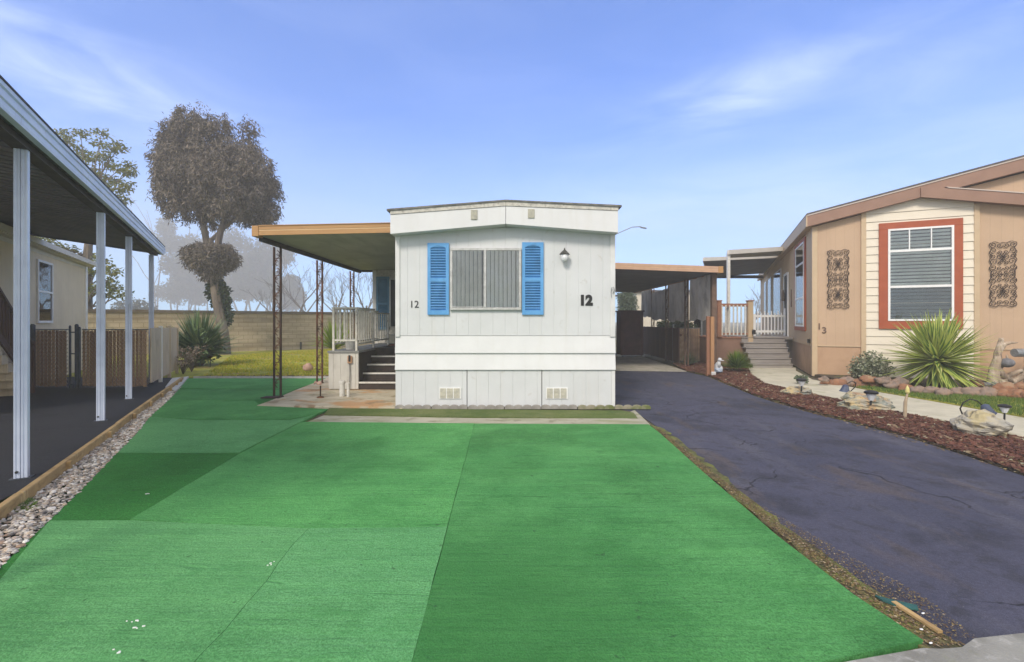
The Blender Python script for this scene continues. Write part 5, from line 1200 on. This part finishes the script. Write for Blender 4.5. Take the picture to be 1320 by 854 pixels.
# goose figurine
x, y = G(925, 483)
m = MB(); rock(m, (x, y, .17), .11, .15, .16, 2, 10); m.tube([(x, y - .06, .22), (x - .01, y - .1, .32), (x, y - .1, .38)], [.075, .05, .045], 8); rock(m, (x + .005, y - .12, .41), .055, .06, .055, 1, 8); m.tube([(x + .03, y - .15, .40), (x + .10, y - .17, .39)], [.02, .008], 6)
o = tag(m.build('goose_figurine', 'figure_white', loc=(x, y, 0), smooth_=True), 'white goose figurine at the foot of the white carport post', 'figurine')
m = MB(); rock(m, (x, y - .02, .13), .125, .16, .10, 6, 9); child_of(o, m, 'wing', 'figure_blue')
x, y = G(1064, 486)
m = MB(); m.lathe([(.10, .0), (.105, .03), (.06, .13), (.01, .19)], (x, y + .3, .12), 5); tag(m.build('garden_light', 'figure_white', loc=(x, y + .3, .12)), 'small white cone light at the foot of the tan house corner', 'garden light')
x, y = G(1081, 488); y += .4
fl = thing('garden_flower', 'thin wire garden flower with pale petals against the tan skirt', 'ornament', (x, y, .08))
m = MB(); m.tube([(x, y, .08), (x, y, .62)], .007, 5); m.tube([(x, y, .35), (x - .12, y, .42), (x - .13, y, .52)], .006, 5); m.tube([(x - .05, y - .01, .30), (x + .05, y - .01, .30)], .012, 5); m.build('stem', 'twig', fl)
for a, b in ((0, .63), (-.13, .54), (-.2, .55)):
    m = MB(); rock(m, (x + a, y, b), .04, .03, .04, 1, 6); m.build('blossom', 'pink_stone', fl)
# driftwood sculpture
x0, y0 = G(1300, 503); y0 += .25; k = y0 / F
dw = thing('driftwood', 'twisted grey driftwood stump standing behind the border rocks at the right edge', 'driftwood', (x0, y0, .08))
def dpt(px, py, dy=0): yy = y0 + dy; return ((px - HX) * yy / F, yy, HC + (HY - py) * yy / F)
for pts_, rr in (([(1282, 497), (1281, 480), (1286, 462), (1288, 448), (1291, 436)], [.15, .12, .085, .07, .05]), ([(1288, 452), (1294, 444), (1303, 442), (1311, 442)], [.06, .06, .04, .015]),
                 ([(1284, 472), (1293, 484), (1306, 492), (1318, 486), (1326, 470)], [.08, .07, .08, .07, .06]), ([(1280, 490), (1296, 496), (1318, 500), (1340, 498)], [.12, .10, .09, .10]), ([(1326, 500), (1330, 480), (1326, 460), (1334, 446)], [.14, .12, .09, .06]),
                 ([(1283, 488), (1290, 474), (1299, 466), (1298, 458)], [.05, .045, .04, .02]), ([(1292, 492), (1303, 483), (1316, 478)], [.06, .06, .05])):
    P = []
    for i in range(len(pts_) - 1):
        for j in range(4): t = j / 4; P.append((pts_[i][0] + (pts_[i + 1][0] - pts_[i][0]) * t, pts_[i][1] + (pts_[i + 1][1] - pts_[i][1]) * t, rr[i] + (rr[i + 1] - rr[i]) * t))
    P.append((*pts_[-1], rr[-1]))
    m = MB(); m.tube([dpt(a + random.uniform(-.7, .7), b, random.uniform(-.02, .02)) for a, b, _ in P], [c * .82 * random.uniform(.93, 1.07) for *_, c in P], 9); m.build('limb', 'driftwood', dw, smooth_=True)
c = dpt(1298, 468, -.08); m = MB(); m.lathe([(.13 * math.sin(math.pi * (i + .3) / 12.6), -.10 * math.cos(math.pi * (i + .3) / 12.6)) for i in range(13)], c, 18); tag(m.build('stone_ball', 'stone_blue', loc=c, smooth_=True), 'dark round stone ball held in the driftwood', 'stone')
c = dpt(1317, 455, -.1); m = MB(); m.lathe([(.085, -.16), (.09, -.155), (.09, .15), (.085, .16)], (0, 0, 0), 14); m.v = [(c[0] + vz, c[1] + vy, c[2] + vx) for vx, vy, vz in m.v]; tag(m.build('metal_can', 'galv', loc=c), 'grey metal can lying on its side across the driftwood', 'can')
m = MB()
for k_ in range(9): rock(m, dpt(1272 + random.uniform(-8, 14), 498 + random.uniform(-3, 5), -.1), .06, .05, .05, k_, 6)
tag(m.build('pebbles', 'stone_blue', loc=dpt(1275, 500)), kind='stuff')
# timber lath, turf flap and petals by the turf corner
A, B = Vector(G(1152, 781)), Vector(G(1212, 820)); d_ = (B - A) / 2; n_ = Vector((-d_.y, d_.x)).normalized(); c = (A + B) / 2
m = MB(); m.obox((c.x, c.y, .018), d_.to_3d(), (n_ * .013).to_3d(), (0, 0, .006)); tag(m.build('lath', 'timber', loc=(c.x, c.y, 0)), 'weathered brown wooden lath lying in the gap beside the turf corner', 'lath')
m = MB(); pts_ = [G(1128, 772), G(1150, 778), G(1182, 785), G(1184, 791), G(1160, 787), G(1138, 779)]; m.prism(pts_, .012, .02); tag(m.build('turf_scrap', 'scrap', loc=(*pts_[0], .012)), 'teal scrap of turf lying on the driveway edge', 'scrap')
for i, (px, py) in enumerate(((1188, 818), (1200, 836), (1190, 797))):
    x, y = G(px, py); m = MB(); rock(m, (x, y, .024), .010, .005, .002, i, 7, .4)
    tag(m.build('petal', 'vinyl_white', loc=(x, y, .03)), ['white petal on the turf corner', 'white petal on the pavement by the turf corner', 'small white petal beside the wooden lath'][i], 'petal', 'white petals by the turf corner')
mb = MB()
for px, py, r in ((172, 806, .016), (178, 815, .012), (152, 848, .014), (350, 732, .014), (190, 640, .006)):
    x, y = G(px, py)
    for q_ in range(4):
        a, b = x + random.gauss(0, r), y + random.gauss(0, r * .7); s = random.uniform(.0015, .004); mb.obox((a, b, .0225), (s * 1.6, s * .5, 0), (-s * .3, s * .6, 0), (0, 0, .002))
tag(mb.build('lint', 'vinyl_white', recalc=False), kind='stuff')

# ================================================================== PLANTS
def leafball(m, blobs, n, l, w, droop=0, surf=.5):
    tot = sum(b[3] * b[4] * b[5] for b in blobs)
    for (cx, cy, cz, rx, ry, rz) in blobs:
        for k in range(int(n * rx * ry * rz / tot)):
            d = Vector((random.gauss(0, 1), random.gauss(0, 1), random.gauss(0, 1))).normalized(); r = (random.random() ** surf)
            p = Vector((cx + d.x * r * rx, cy + d.y * r * ry, cz + d.z * r * rz))
            p += Vector((noise.noise(p * 1.1), noise.noise(p * 1.1 + Vector((9, 0, 0))), noise.noise(p * 1.1 + Vector((0, 9, 0))))) * min(rx, rz) * .22
            a = Vector((random.gauss(0, 1), random.gauss(0, 1), random.gauss(0, .7) - droop)).normalized(); b = a.cross(Vector((random.gauss(0, 1), random.gauss(0, 1), random.gauss(0, 1)))).normalized()
            ll, ww = l * random.uniform(.6, 1.3), w * random.uniform(.7, 1.2)
            m.add([p - b * ww * .3, p + a * ll * .45 - b * ww, p + a * ll, p + a * ll * .45 + b * ww], [(0, 1, 2, 3)])
def rosette(c, n, L, w, mat, label, cat, name, e0=-.25, e1=1.35, droop=.5, stem=None, group=None, par_name='leaves', lv=.25):
    o = thing(name, label, cat, (c[0], c[1], 0), 0, group)
    m = MB(); att = []
    for k in range(n):
        a = random.uniform(0, 6.283); el = e0 + (e1 - e0) * random.random(); l = L * random.uniform(1 - lv, 1.06); ww = w * random.uniform(.8, 1.1)
        d = Vector((math.cos(a) * math.cos(el), math.sin(a) * math.cos(el), math.sin(el))); sd = Vector((-math.sin(a), math.cos(a), 0)); p = Vector(c) + d * .05; vs = []; S = 6
        for i in range(S + 1):
            t = i / S; wd = ww * (math.sin(math.pi * min(1, .18 + .82 * t)) ** .7 if t < .999 else .02) * (1 if t < .5 else (1 - (t - .5) * 1.6 + .0)); wd = max(wd, ww * .04)
            nrm = sd.cross(d).normalized()
            vs += [p + sd * wd + nrm * wd * .35, p, p - sd * wd + nrm * wd * .35]; att += [0, .5, 1]
            d = (d + Vector((0, 0, -droop * t / S * (1 if el < 1 else .3)))).normalized(); p = p + d * l / S
        m.add(vs, [(i * 3 + j, i * 3 + j + 1, i * 3 + j + 4, i * 3 + j + 3) for i in range(S) for j in (0, 1)])
    m.att = att; m.build(par_name, mat, o, recalc=False, smooth_=True)
    if stem:
        m = MB(); m.tube([(c[0], c[1], 0), (c[0], c[1], c[2] + .05)], stem, 8); m.build('trunk', 'bark_grey', o)
    return o
yy = 9.95; yc = W(1208, 464, yy)
rosette(yc, 330, 1.06, .055, 'yucca_leaf', 'big spiky yucca with yellow-edged leaves under the red-framed window', 'yucca', 'yucca', -1.05, 1.35, .18, stem=.09)
cc = W(257, 449, 15.2)
sk = rosette((cc[0], cc[1], .45), 420, 1.4, .050, 'leaf_dark', 'dark green spiky shrub at the end of the pale fence beside the lawn', 'shrub', 'spiky_shrub', -.1, 1.5, .45, stem=.12, lv=.5)
m = MB(); leafball(m, [(cc[0], cc[1], .55, .62, .5, .5), (cc[0] + .1, cc[1], .95, .5, .4, .4)], 1500, .22, .05, .4, .8); m.build('foliage', 'leaf_dark', sk, recalc=False)
cc = W(432, 449, 15.5)
rosette((cc[0], cc[1], .55), 120, 1.05, .04, 'leaf_lime', 'bright lime-green palm-like plant behind the porch railing', 'palm', 'small_palm', .2, 1.5, .6, stem=.07)
cc = W(950, 484, 13.4)
rosette((cc[0], cc[1], .12), 420, .52, .014, 'leaf_fern', 'bright green strappy plant at the foot of the white carport post', 'plant', 'strappy_plant', .1, 1.4, .9)
cc = W(888, 470, 15.2)
rosette((cc[0], cc[1], .05), 160, .42, .010, 'leaf_soft', 'soft green tuft beside the scrollwork carport post', 'plant', 'grass_tuft', .2, 1.4, .8)
# variegated shrub
c = W(1121, 476, 11.3); sh = thing('variegated_shrub', 'rounded grey-green variegated shrub left of the yucca', 'shrub', (c[0], c[1], .05))
bl = [(c[0], c[1], .42, .42, .36, .30), (c[0] - .28, c[1], .30, .25, .25, .2), (c[0] + .3, c[1] - .02, .30, .24, .25, .2), (c[0] - .02, c[1] - .05, .25, .45, .3, .2)]
m = MB(); leafball(m, bl, 3000, .065, .022, -.2); m.build('foliage', 'leaf_variegated', sh, recalc=False)
m = MB(); [m.tube([(c[0], c[1], .05), (c[0] + a, c[1] + b, .42)], .01, 5) for a, b in ((0, 0), (.15, .05), (-.16, 0), (.05, -.12), (-.04, .14))]; m.build('stem', 'twig', sh)
# low plants by house corner and on rocks
for px, py, r, mt, lab in ((1080, 486, .12, 'leaf_soft', 'small grey-green plant at the corner of the border rocks'), (1042, 500, .14, 'leaf_soft', 'pale succulent clump spilling over the low mossy rock')):
    x, y = G(px, py); m = MB(); leafball(m, [(x, y + .2, .16, r, r, .08)], 260, .06, .02, -.6); tag(m.build('small_plant', mt, loc=(x, y + .2, 0), recalc=False), lab, 'plant')
# dry flower stalks by the pale fence
for i, (px, py, h, lab) in enumerate(((247, 480, .75, 'dry twiggy bush with pale blossoms at the end of the pale fence'), (236, 483, .55, 'low dry twiggy plant in front of the spiky shrub'))):
    x, y = G(px, py); o = thing('dry_bush', lab, 'bush', (x, y, 0)); m = MB(); m2 = MB()
    for k in range(26):
        a = random.uniform(0, 6.3); t = random.uniform(.1, .5); e = (x + math.cos(a) * t * h, y + math.sin(a) * t * h, h * random.uniform(.5, 1)); m.tube([(x, y, .0), ((x + e[0]) / 2 + random.uniform(-.03, .03), (y + e[1]) / 2, e[2] * .6), e], [.009, .006, .003], 4)
        leafball(m2, [(e[0], e[1], e[2], .07, .07, .06)], 12, .05, .022)
    m.build('twigs', 'twig', o, recalc=False); m2.build('blossom', 'dry_flower', o, recalc=False)
x, y = G(271, 470.5)
x, y = G(271, 474)
so = thing('solar_light', 'small dark solar light on the back lawn beside the spiky shrub', 'garden light', (x, y, 0)); m = MB(); m.tube([(x, y, 0), (x, y, .3)], .014, 5); m.build('stake', 'black_metal', so)
m = MB(); m.lathe([(.05, .3), (.10, .36), (.02, .40)], (x, y, 0), 8); m.build('cap', 'black_metal', so)
x, y = G(393, 450.5)
m = MB(); m.box(x - .04, x + .04, y - .5, y - .44, 0, .4); tag(m.build('marker_post', 'black_metal', loc=(x, y - .5, 0)), 'short dark marker post against the back block wall', 'post')
# climbing ivy on the tan fence panel end and hedge behind board fence
m = MB(); leafball(m, [(6.35, 17.2, 1.22, .5, .6, .30), (6.6, 18.6, 1.2, .4, .9, .32), (6.7, 20.2, 1.25, .4, .7, .28)], 2600, .10, .04)
tag(m.build('hedge', 'leaf_deepgreen', loc=(6.5, 18, 0), recalc=False), 'dark green hedge top showing above the dark board fence', 'hedge')

# ------------------------------------------------------------------ trees
def branch(m, p, d, L, r, depth, tips, spread=.6, n=3, up=.1, seg=4, minr=.006):
    pts_ = [Vector(p)]; rr = [r]; dd = Vector(d).normalized(); p = Vector(p)
    for i in range(seg):
        dd = (dd + Vector((random.gauss(0, .10), random.gauss(0, .10), random.gauss(0, .07) + up * .3))).normalized(); p = p + dd * L / seg; pts_.append(p.copy()); rr.append(max(minr, r * (1 - .45 * (i + 1) / seg)))
    m.tube(pts_, rr, 6 if depth > 1 else 4, cap=False); tips.append((p.copy(), depth))
    if depth > 0:
        for k in range(n):
            f = random.uniform(.45, 1) if k else 1; b = pts_[min(seg, max(1, int(f * seg)))]
            ax = Vector((random.gauss(0, 1), random.gauss(0, 1), random.gauss(0, .5))).normalized()
            nd = (dd + ax * spread * random.uniform(.6, 1.3)).normalized()
            branch(m, b, nd, L * random.uniform(.55, .8), rr[-1] * .72, depth - 1, tips, spread, n, up, seg, minr)
# big hazy tree
TY = 20.3; tk = TY / F
def tb(px, py, rx, rz, dy=0, ry=None): x, y, z = W(px, py, TY + dy); return (x, y, z, rx * tk, (ry or rx * .85) * tk, rz * tk)
bt = thing('shade_tree', 'tall grey-brown tree with a dense rounded crown and a small lower ball of leaves', 'tree', (*G(289, 458), 0))
tx, ty = G(289, 457.5)
m = MB(); tip = []
trunk = [(tx - .1, ty, 0), (tx - .03, ty, .15), W(288, 430, TY), W(281, 395, TY), W(277, 370, TY), W(274, 330, TY)]
m.tube([trunk[0], trunk[1], trunk[2], trunk[3], trunk[4]], [.40, .30, .22, .20, .19], 10)
m.tube([trunk[4], W(268, 320, TY), W(262, 290, TY), W(245, 240, TY), W(240, 190, TY)], [.17, .14, .13, .10, .04], 8)
m.tube([trunk[4], W(278, 330, TY), W(284, 300, TY), W(296, 260, TY), W(312, 210, TY)], [.17, .14, .13, .09, .04], 8)
m.tube([W(275, 345, TY), W(272, 310, TY), W(288, 295, TY), W(330, 262, TY)], [.12, .10, .08, .03], 6)
for q_ in range(26):
    a = random.choice([W(262, 285, TY), W(250, 240, TY), W(290, 280, TY), W(300, 240, TY)]); branch(m, a, (random.gauss(0, 1), random.gauss(0, .6), random.uniform(.1, 1)), random.uniform(1, 1.7), .05, 1, tip)
m.build('trunk', 'bark_grey', bt, recalc=False)
blobs = [tb(258, 235, 54, 50), tb(236, 205, 38, 40, 1), tb(228, 182, 26, 24), tb(252, 172, 30, 26), tb(300, 232, 42, 42, -1), tb(324, 250, 32, 38), tb(308, 200, 16, 22), tb(316, 176, 11, 15), tb(242, 154, 14, 13), tb(270, 162, 18, 14), tb(213, 205, 14, 26), tb(222, 240, 18, 28), tb(282, 266, 32, 16), tb(332, 272, 20, 14), tb(308, 272, 20, 13), tb(264, 272, 14, 12), tb(338, 240, 18, 16), tb(204, 182, 8, 8), tb(258, 144, 9, 10), tb(284, 170, 14, 10), tb(322, 166, 8, 9), tb(236, 146, 6, 6), tb(288, 156, 6, 7), tb(208, 172, 7, 6), tb(346, 262, 12, 18), tb(268, 190, 26, 20), tb(318, 208, 20, 26), tb(330, 222, 17, 22), tb(344, 250, 13, 20), tb(300, 205, 14, 20)]
m = MB(); tot = sum(b[3] * b[4] * b[5] for b in blobs); clumps = []
for b in blobs:
    for k in range(max(4, int(1500 * b[3] * b[4] * b[5] / tot))):
        d = Vector((random.gauss(0, 1), random.gauss(0, 1), random.gauss(0, 1))).normalized(); r = random.random() ** .38 * random.choice((1, 1, 1, 1.08))
        q_ = Vector((b[0] + d.x * r * b[3], b[1] + d.y * r * b[4], b[2] + d.z * r * b[5])); s_ = random.uniform(.14, .30)
        q_ += Vector((noise.noise(q_ * .9), 0, noise.noise(q_ * .9 + Vector((7, 0, 0))))) * .35
        clumps.append((q_.x, q_.y, q_.z - .05, s_, s_, s_ * random.uniform(1.1, 1.9)))
for c_ in clumps: leafball(m, [c_], 46, .20, .024, 1.3, .6)
for b in blobs:      # ragged outline: hanging sprays
    for k in range(int(30 * b[3])):
        d = Vector((random.gauss(0, 1), random.gauss(0, .6), random.gauss(0, 1))).normalized(); f = random.uniform(.98, 1.22); p = Vector((b[0] + d.x * b[3] * f, b[1] + d.y * b[4], b[2] + d.z * b[5] * f)); r_ = random.uniform(.08, .2)
        leafball(m, [(p.x, p.y, p.z, r_, r_, r_ * 1.5)], 10, .20, .020, .8)
m.build('crown', 'leaf_brown', bt, recalc=False)
m = MB(); leafball(m, [tb(272, 333, 32, 22), tb(256, 325, 18, 14), tb(290, 328, 16, 16), tb(274, 347, 20, 18), tb(242, 325, 10, 9), tb(303, 335, 9, 10)], 15000, .20, .022, .9, .5); m.build('lower_crown', 'leaf_brown', bt, recalc=False)
m = MB(); leafball(m, [tb(286, 385, 12, 20, .2), tb(280, 370, 12, 14, .2), tb(272, 378, 7, 12, .2), tb(290, 405, 9, 18, .2)], 2600, .16, .05, .3); o = m.build('ivy', 'leaf_deepgreen', bt, recalc=False)
# thin leafy tree on the left behind the wall
L2 = 21.5; lt = thing('slender_tree', 'slender open-crowned green tree rising behind the left carport roof', 'tree', (*[W(112, 400, L2)[i] for i in (0, 1)], 0))
m = MB(); m.tube([(W(112, 415, L2)[0], L2, 0), W(112, 380, L2), W(113, 330, L2), W(116, 290, L2), W(122, 250, L2)], [.24, .2, .17, .13, .10], 8)
cl = [(88, 180), (100, 190), (110, 200), (97, 205), (128, 185), (131, 172), (133, 200), (120, 205), (146, 192), (154, 188), (140, 212), (155, 218), (165, 213), (126, 225), (115, 218), (168, 222), (148, 232), (136, 236), (157, 245), (163, 240), (160, 258), (143, 252), (120, 240), (82, 172), (104, 172), (95, 222), (108, 232),
      (60, 312), (75, 318), (92, 322), (100, 335), (88, 340), (130, 335), (138, 345), (124, 350), (130, 368), (138, 380), (146, 350), (120, 375), (150, 372), (66, 305), (48, 306), (140, 362), (158, 380), (118, 330)]
lf = MB()
for px, py in cl:
    dy = random.uniform(-1.5, 1.5); e = Vector(W(px, py, L2 + dy)); j = Vector(W(118 if py < 300 else 113, 262 + random.uniform(-12, 20) if py < 300 else py + 25, L2)); mid = (e + j) / 2 + Vector((random.uniform(-.2, .2), 0, random.uniform(-.3, .2)))
    m.tube([j, mid, e], [.045, .028, .01], 5, cap=False)
    leafball(lf, [(e.x, e.y, e.z, .42, .42, .24)], 95, .19, .042, .5, .6)
m.build('trunk', 'bark_grey', lt, recalc=False); lf.build('crown', 'leaf_olive', lt, recalc=False)
# bare trees
def bare(px, base, hpx, Y, label, seed, lean=0):
    random.seed(seed); x = (px - HX) * Y / F; k = Y / F
    o = thing('bare_tree', label, 'tree', (x, Y, 0), 0, 'leafless trees beyond the block wall')
    m = MB(); tips = []; branch(m, (x, Y, 0), (lean, 0, 1), hpx * k * .42, .16, 0, tips, seg=5)
    p = tips[0][0]
    for q_ in range(5): branch(m, p + Vector((0, 0, -random.uniform(0, hpx * k * .18))), (random.gauss(0, .75), random.gauss(0, .4), 1), hpx * k * .30, .075, 3, tips, .55, 3, .25, 4, .011)
    m.build('trunk', 'bark_far', o, recalc=False)
bare(380, 0, 118, 46, 'bare branching tree seen between the first two rusty porch posts', 3)
bare(438, 0, 95, 52, 'bare tree seen between the second and third rusty porch posts', 11)
bare(462, 0, 100, 44, 'bare leaning tree just left of the entry wall', 7, .3)
bare(352, 0, 70, 50, 'small bare tree behind the first rusty post', 21, -.2)
# far hazy trees
def far_tree(px, top, w, Y, label, seed, low=392):
    random.seed(seed); k = Y / F; x = (px - HX) * k
    o = thing('distant_tree', label, 'tree', (x, Y, 0), 0, 'pale trees in the haze beyond the wall')
    m = MB()
    for q_ in range(4): branch(m, (x + random.uniform(-.3, .3) * w * k, Y, 0), (random.gauss(0, .15), 0, 1), (HY - top) * k * .75, .35, 1, [], .4, 3)
    m.build('trunk', 'bark_far', o, recalc=False)
    b = []
    for q_ in range(16):
        t = random.random(); pz = top + 14 + (low - top - 24) * t; half = w / 2 * (.35 + .65 * math.sin(math.pi * min(1, .25 + t * .62)))
        b.append((x + random.uniform(-1, 1) * half * k * .8, Y + random.uniform(-2, 2), HC + (HY - pz) * k, random.uniform(.16, .30) * w * k, 2.5, random.uniform(9, 17) * k))
    b.append((x, Y, HC + (HY - top - 12) * k, .2 * w * k, 2, 12 * k))
    m = MB(); leafball(m, b, 9000, .85, .30, .8, .5); m.build('crown', 'leaf_far', o, recalc=False)
FY = 165
for px, top, w, Y, lab, sd in ((214, 278, 62, FY, 'leftmost pale tree in the haze, left of the tall tree trunk', 1), (248, 300, 60, FY + 8, 'pale hazy tree behind the small lower crown', 2), (302, 292, 70, FY - 4, 'pale hazy tree just right of the tall tree trunk', 4), (342, 300, 70, FY + 2, 'pale hazy tree under the left corner of the porch roof', 5), (325, 325, 60, FY - 8, 'short pale hazy tree behind the block wall, before the porch roof corner', 9)):
    far_tree(px, top, w, Y, lab, sd)
far_tree(372, 352, 34, FY, 'low pale hazy tree between the first two rusty posts', 6, 400)
random.seed(77)
def low_tree(px, top, w, Y, lab, mat='leaf_far', n=2500):
    k = Y / F; x = (px - HX) * k; o = thing('distant_tree', lab, 'tree', (x, Y, 0), 0, 'pale trees in the haze beyond the wall')
    m = MB(); m.tube([(x, Y, 0), (x, Y, (HY - top) * k)], .2, 6); m.build('trunk', 'bark_far', o)
    m = MB(); leafball(m, [(x, Y, HC + (HY - top) * k * .45, w / 2 * k, w / 2 * k, (HY - top) * k * .55)], n, .4, .12, .3); m.build('crown', mat, o, recalc=False)
low_tree(172, 385, 50, 70, 'low pale tree behind the wall between carport posts')
gk = 30 / F; x = (810 - HX) * gk
o = thing('wispy_tree', 'wispy grey-green tree behind the maroon locker', 'tree', (x, 30, 0)); m = MB(); m.tube([(x, 30, 0), (x, 30, 2.4)], .08, 6); m.build('trunk', 'bark_grey', o)
m = MB(); leafball(m, [(x, 30, HC + 20 * gk, 12 * gk, .5, 22 * gk), (x - .3, 30, HC + 32 * gk, 8 * gk, .4, 10 * gk)], 2600, .30, .03, .9); m.build('crown', 'leaf_soft', o, recalc=False)
# neighbour's cream building behind the locker
x0, x1 = (820 - HX) * 34 / F, (845 - HX) * 34 / F
o = thing('cream_building', 'cream building glimpsed behind the maroon locker and shade screens', 'building', (x0, 34, 0))
m = MB(); m.box(x0, x1 + 3, 34, 40, 0, 3.6); m.build('wall', 'cream_siding', o); m = MB(); m.box(x0 - .2, x1 + 3.2, 33.8, 40.2, 3.602, 3.75); m.build('roof', 'roof_shingle', o)
bare(972, 0, 60, 60, 'faint bare tree beyond the white picket railing', 31)
# street lamp far behind
k = 42 / F; X = lambda px: (px - HX) * k; Z = lambda py: HC + (HY - py) * k
sl_ = thing('street_lamp', 'thin street lamp arm reaching out above the right carport', 'street lamp', (X(780), 42, 0))
m = MB(); m.tube([(X(780), 42, 0), (X(781), 42, Z(312)), (X(786), 42, Z(306))], [.10, .07, .05], 8); m.build('pole', 'galv', sl_)
m = MB(); m.tube([(X(786), 42, Z(306)), (X(800), 42, Z(299.5)), (X(815), 42, Z(293)), (X(826), 42, Z(292.5))], .045, 6); m.build('arm', 'galv', sl_)
m = MB(); m.obox((X(829.5), 42, Z(294)), (.28, 0, -.06), (0, .12, 0), (.01, 0, .05)); m.build('lamp_head', 'galv', sl_, bevel=.03)

# ================================================================== LIGHT, SKY, HAZE, CAMERA
SUN_EL, SUN_AZ = 42, 205        # azimuth clockwise from +Y (north); the sun stands behind the camera, a little to the left
sd_ = Vector((math.sin(R(SUN_AZ)) * math.cos(R(SUN_EL)), math.cos(R(SUN_AZ)) * math.cos(R(SUN_EL)), math.sin(R(SUN_EL))))
ld = bpy.data.lights.new('sun', 'SUN'); ld.energy = 1.9; ld.angle = R(14); ld.color = (1, .90, .78)
lo_ = bpy.data.objects.new('sun', ld); COL.objects.link(lo_); lo_.rotation_euler = (-sd_).to_track_quat('-Z', 'Y').to_euler()
w = bpy.data.worlds.new('World'); scene.world = w; w.use_nodes = True; nt = w.node_tree
bg = nt.nodes['Background']
sky = nt.nodes.new('ShaderNodeTexSky'); sky.sky_type = 'NISHITA'; sky.sun_disc = False
sky.sun_elevation = R(SUN_EL); sky.sun_rotation = R(SUN_AZ); sky.air_density = 1.0; sky.dust_density = .6; sky.ozone_density = 1.0
tc = nt.nodes.new('ShaderNodeTexCoord'); vec = tc.outputs['Generated']
sx = nt.nodes.new('ShaderNodeSeparateXYZ'); nt.links.new(vec, sx.inputs[0])
hl = mathn(nt, 'SQRT', mathn(nt, 'ADD', mathn(nt, 'POWER', sx.outputs[0], 2), mathn(nt, 'POWER', sx.outputs[1], 2)))
az_ = mathn(nt, 'ARCTAN2', sx.outputs[0], sx.outputs[1]); el_ = mathn(nt, 'ARCTAN2', sx.outputs[2], hl)
cb = nt.nodes.new('ShaderNodeCombineXYZ'); nt.links.new(az_, cb.inputs[0]); nt.links.new(el_, cb.inputs[1])
wisp = noise_tex(nt, cb.outputs[0], 2.6, 8, .6, (1, 4.2, 1), .9, (3.1, .2, 0))
def spot(px, py, wa, we, tilt=0):
    a0 = math.atan2(px - HX, F); e0 = math.atan2(HY - py, math.hypot(F, px - HX))
    da = mathn(nt, 'SUBTRACT', az_, a0); dé = mathn(nt, 'SUBTRACT', mathn(nt, 'SUBTRACT', el_, e0), mathn(nt, 'MULTIPLY', da, tilt))
    r2 = mathn(nt, 'ADD', mathn(nt, 'POWER', mathn(nt, 'DIVIDE', da, wa), 2), mathn(nt, 'POWER', mathn(nt, 'DIVIDE', dé, we), 2))
    return mathn(nt, 'EXPONENT', mathn(nt, 'MULTIPLY', r2, -1))
msk = mathn(nt, 'ADD', mathn(nt, 'MULTIPLY', spot(110, 100, .20, .065, -.18), 1.0), mathn(nt, 'MULTIPLY', spot(955, 122, .20, .045, .12), .95))
msk = mathn(nt, 'ADD', msk, mathn(nt, 'MULTIPLY', spot(1230, 75, .14, .04, .3), .5))
msk = mathn(nt, 'ADD', msk, mathn(nt, 'MULTIPLY', spot(1010, 270, .5, .10, 0), .5))
msk = mathn(nt, 'ADD', msk, .10)
cl_ = mathn(nt, 'MULTIPLY', msk, smooth(nt, wisp, .30, .78), clamp=True)
hz_ = smooth(nt, el_, .42, .0)
tint = mix(nt, 1, sky.outputs[0], (.20, .75, 1.62), 'MULTIPLY')
pale = mix(nt, mathn(nt, 'MULTIPLY', hz_, .6), tint, (5.4, 7.4, 10.2))
col = mix(nt, mathn(nt, 'MULTIPLY', cl_, .48), pale, (7.4, 8.4, 11.0))
# unseen cloud sheet behind the camera and overhead, added for softer, more neutral light
back = mathn(nt, 'MAXIMUM', smooth(nt, sx.outputs[1], .30, -.35), smooth(nt, el_, .80, 1.15))
sheet = mathn(nt, 'MULTIPLY', back, mathn(nt, 'MULTIPLY_ADD', smooth(nt, noise_tex(nt, vec, 1.6, 6, .6), .3, .6), .35, .6))
col = mix(nt, sheet, col, (6.6, 6.3, 5.8))
nt.links.new(col, bg.inputs[0]); bg.inputs[1].default_value = .11

mb = MB(); mb.box(-200, 200, -8, 200, -1.04, 44)
hzo = mb.build('haze', 'soil'); hzo['kind'] = 'stuff'; hzo.data.materials.clear()
hm = bpy.data.materials.new('haze'); hm.use_nodes = True; hn = hm.node_tree; hn.nodes.remove(hn.nodes['Principled BSDF'])
vol = hn.nodes.new('ShaderNodeVolumePrincipled'); vol.inputs['Color'].default_value = (.99, .97, .93, 1); vol.inputs['Density'].default_value = .0046; vol.inputs['Anisotropy'].default_value = .1
hn.links.new(vol.outputs[0], hn.nodes['Material Output'].inputs['Volume']); hzo.data.materials.append(hm)

cam = bpy.data.cameras.new('camera'); co = bpy.data.objects.new('camera', cam); COL.objects.link(co); scene.camera = co
co.location = (0, 0, HC); co.rotation_euler = (R(90), 0, 0); cam.sensor_width = 36; cam.lens = 36 * F / 1320; cam.shift_y = -12 / 1320
cam.clip_start = .05; cam.clip_end = 2000
vs_ = scene.view_settings; vs_.view_transform = 'Standard'; vs_.look = 'None'; vs_.gamma = 1; vs_.use_curve_mapping = False; vs_.exposure = .76
scene.render.engine = 'CYCLES'; cy = scene.cycles; cy.max_bounces = 6; cy.diffuse_bounces = 4; cy.glossy_bounces = 2; cy.transmission_bounces = 2; cy.volume_bounces = 2; cy.transparent_max_bounces = 8
cy.use_denoising = True; cy.denoising_prefilter = 'ACCURATE'
try: cy.denoiser = 'OPENIMAGEDENOISE'
except Exception: pass
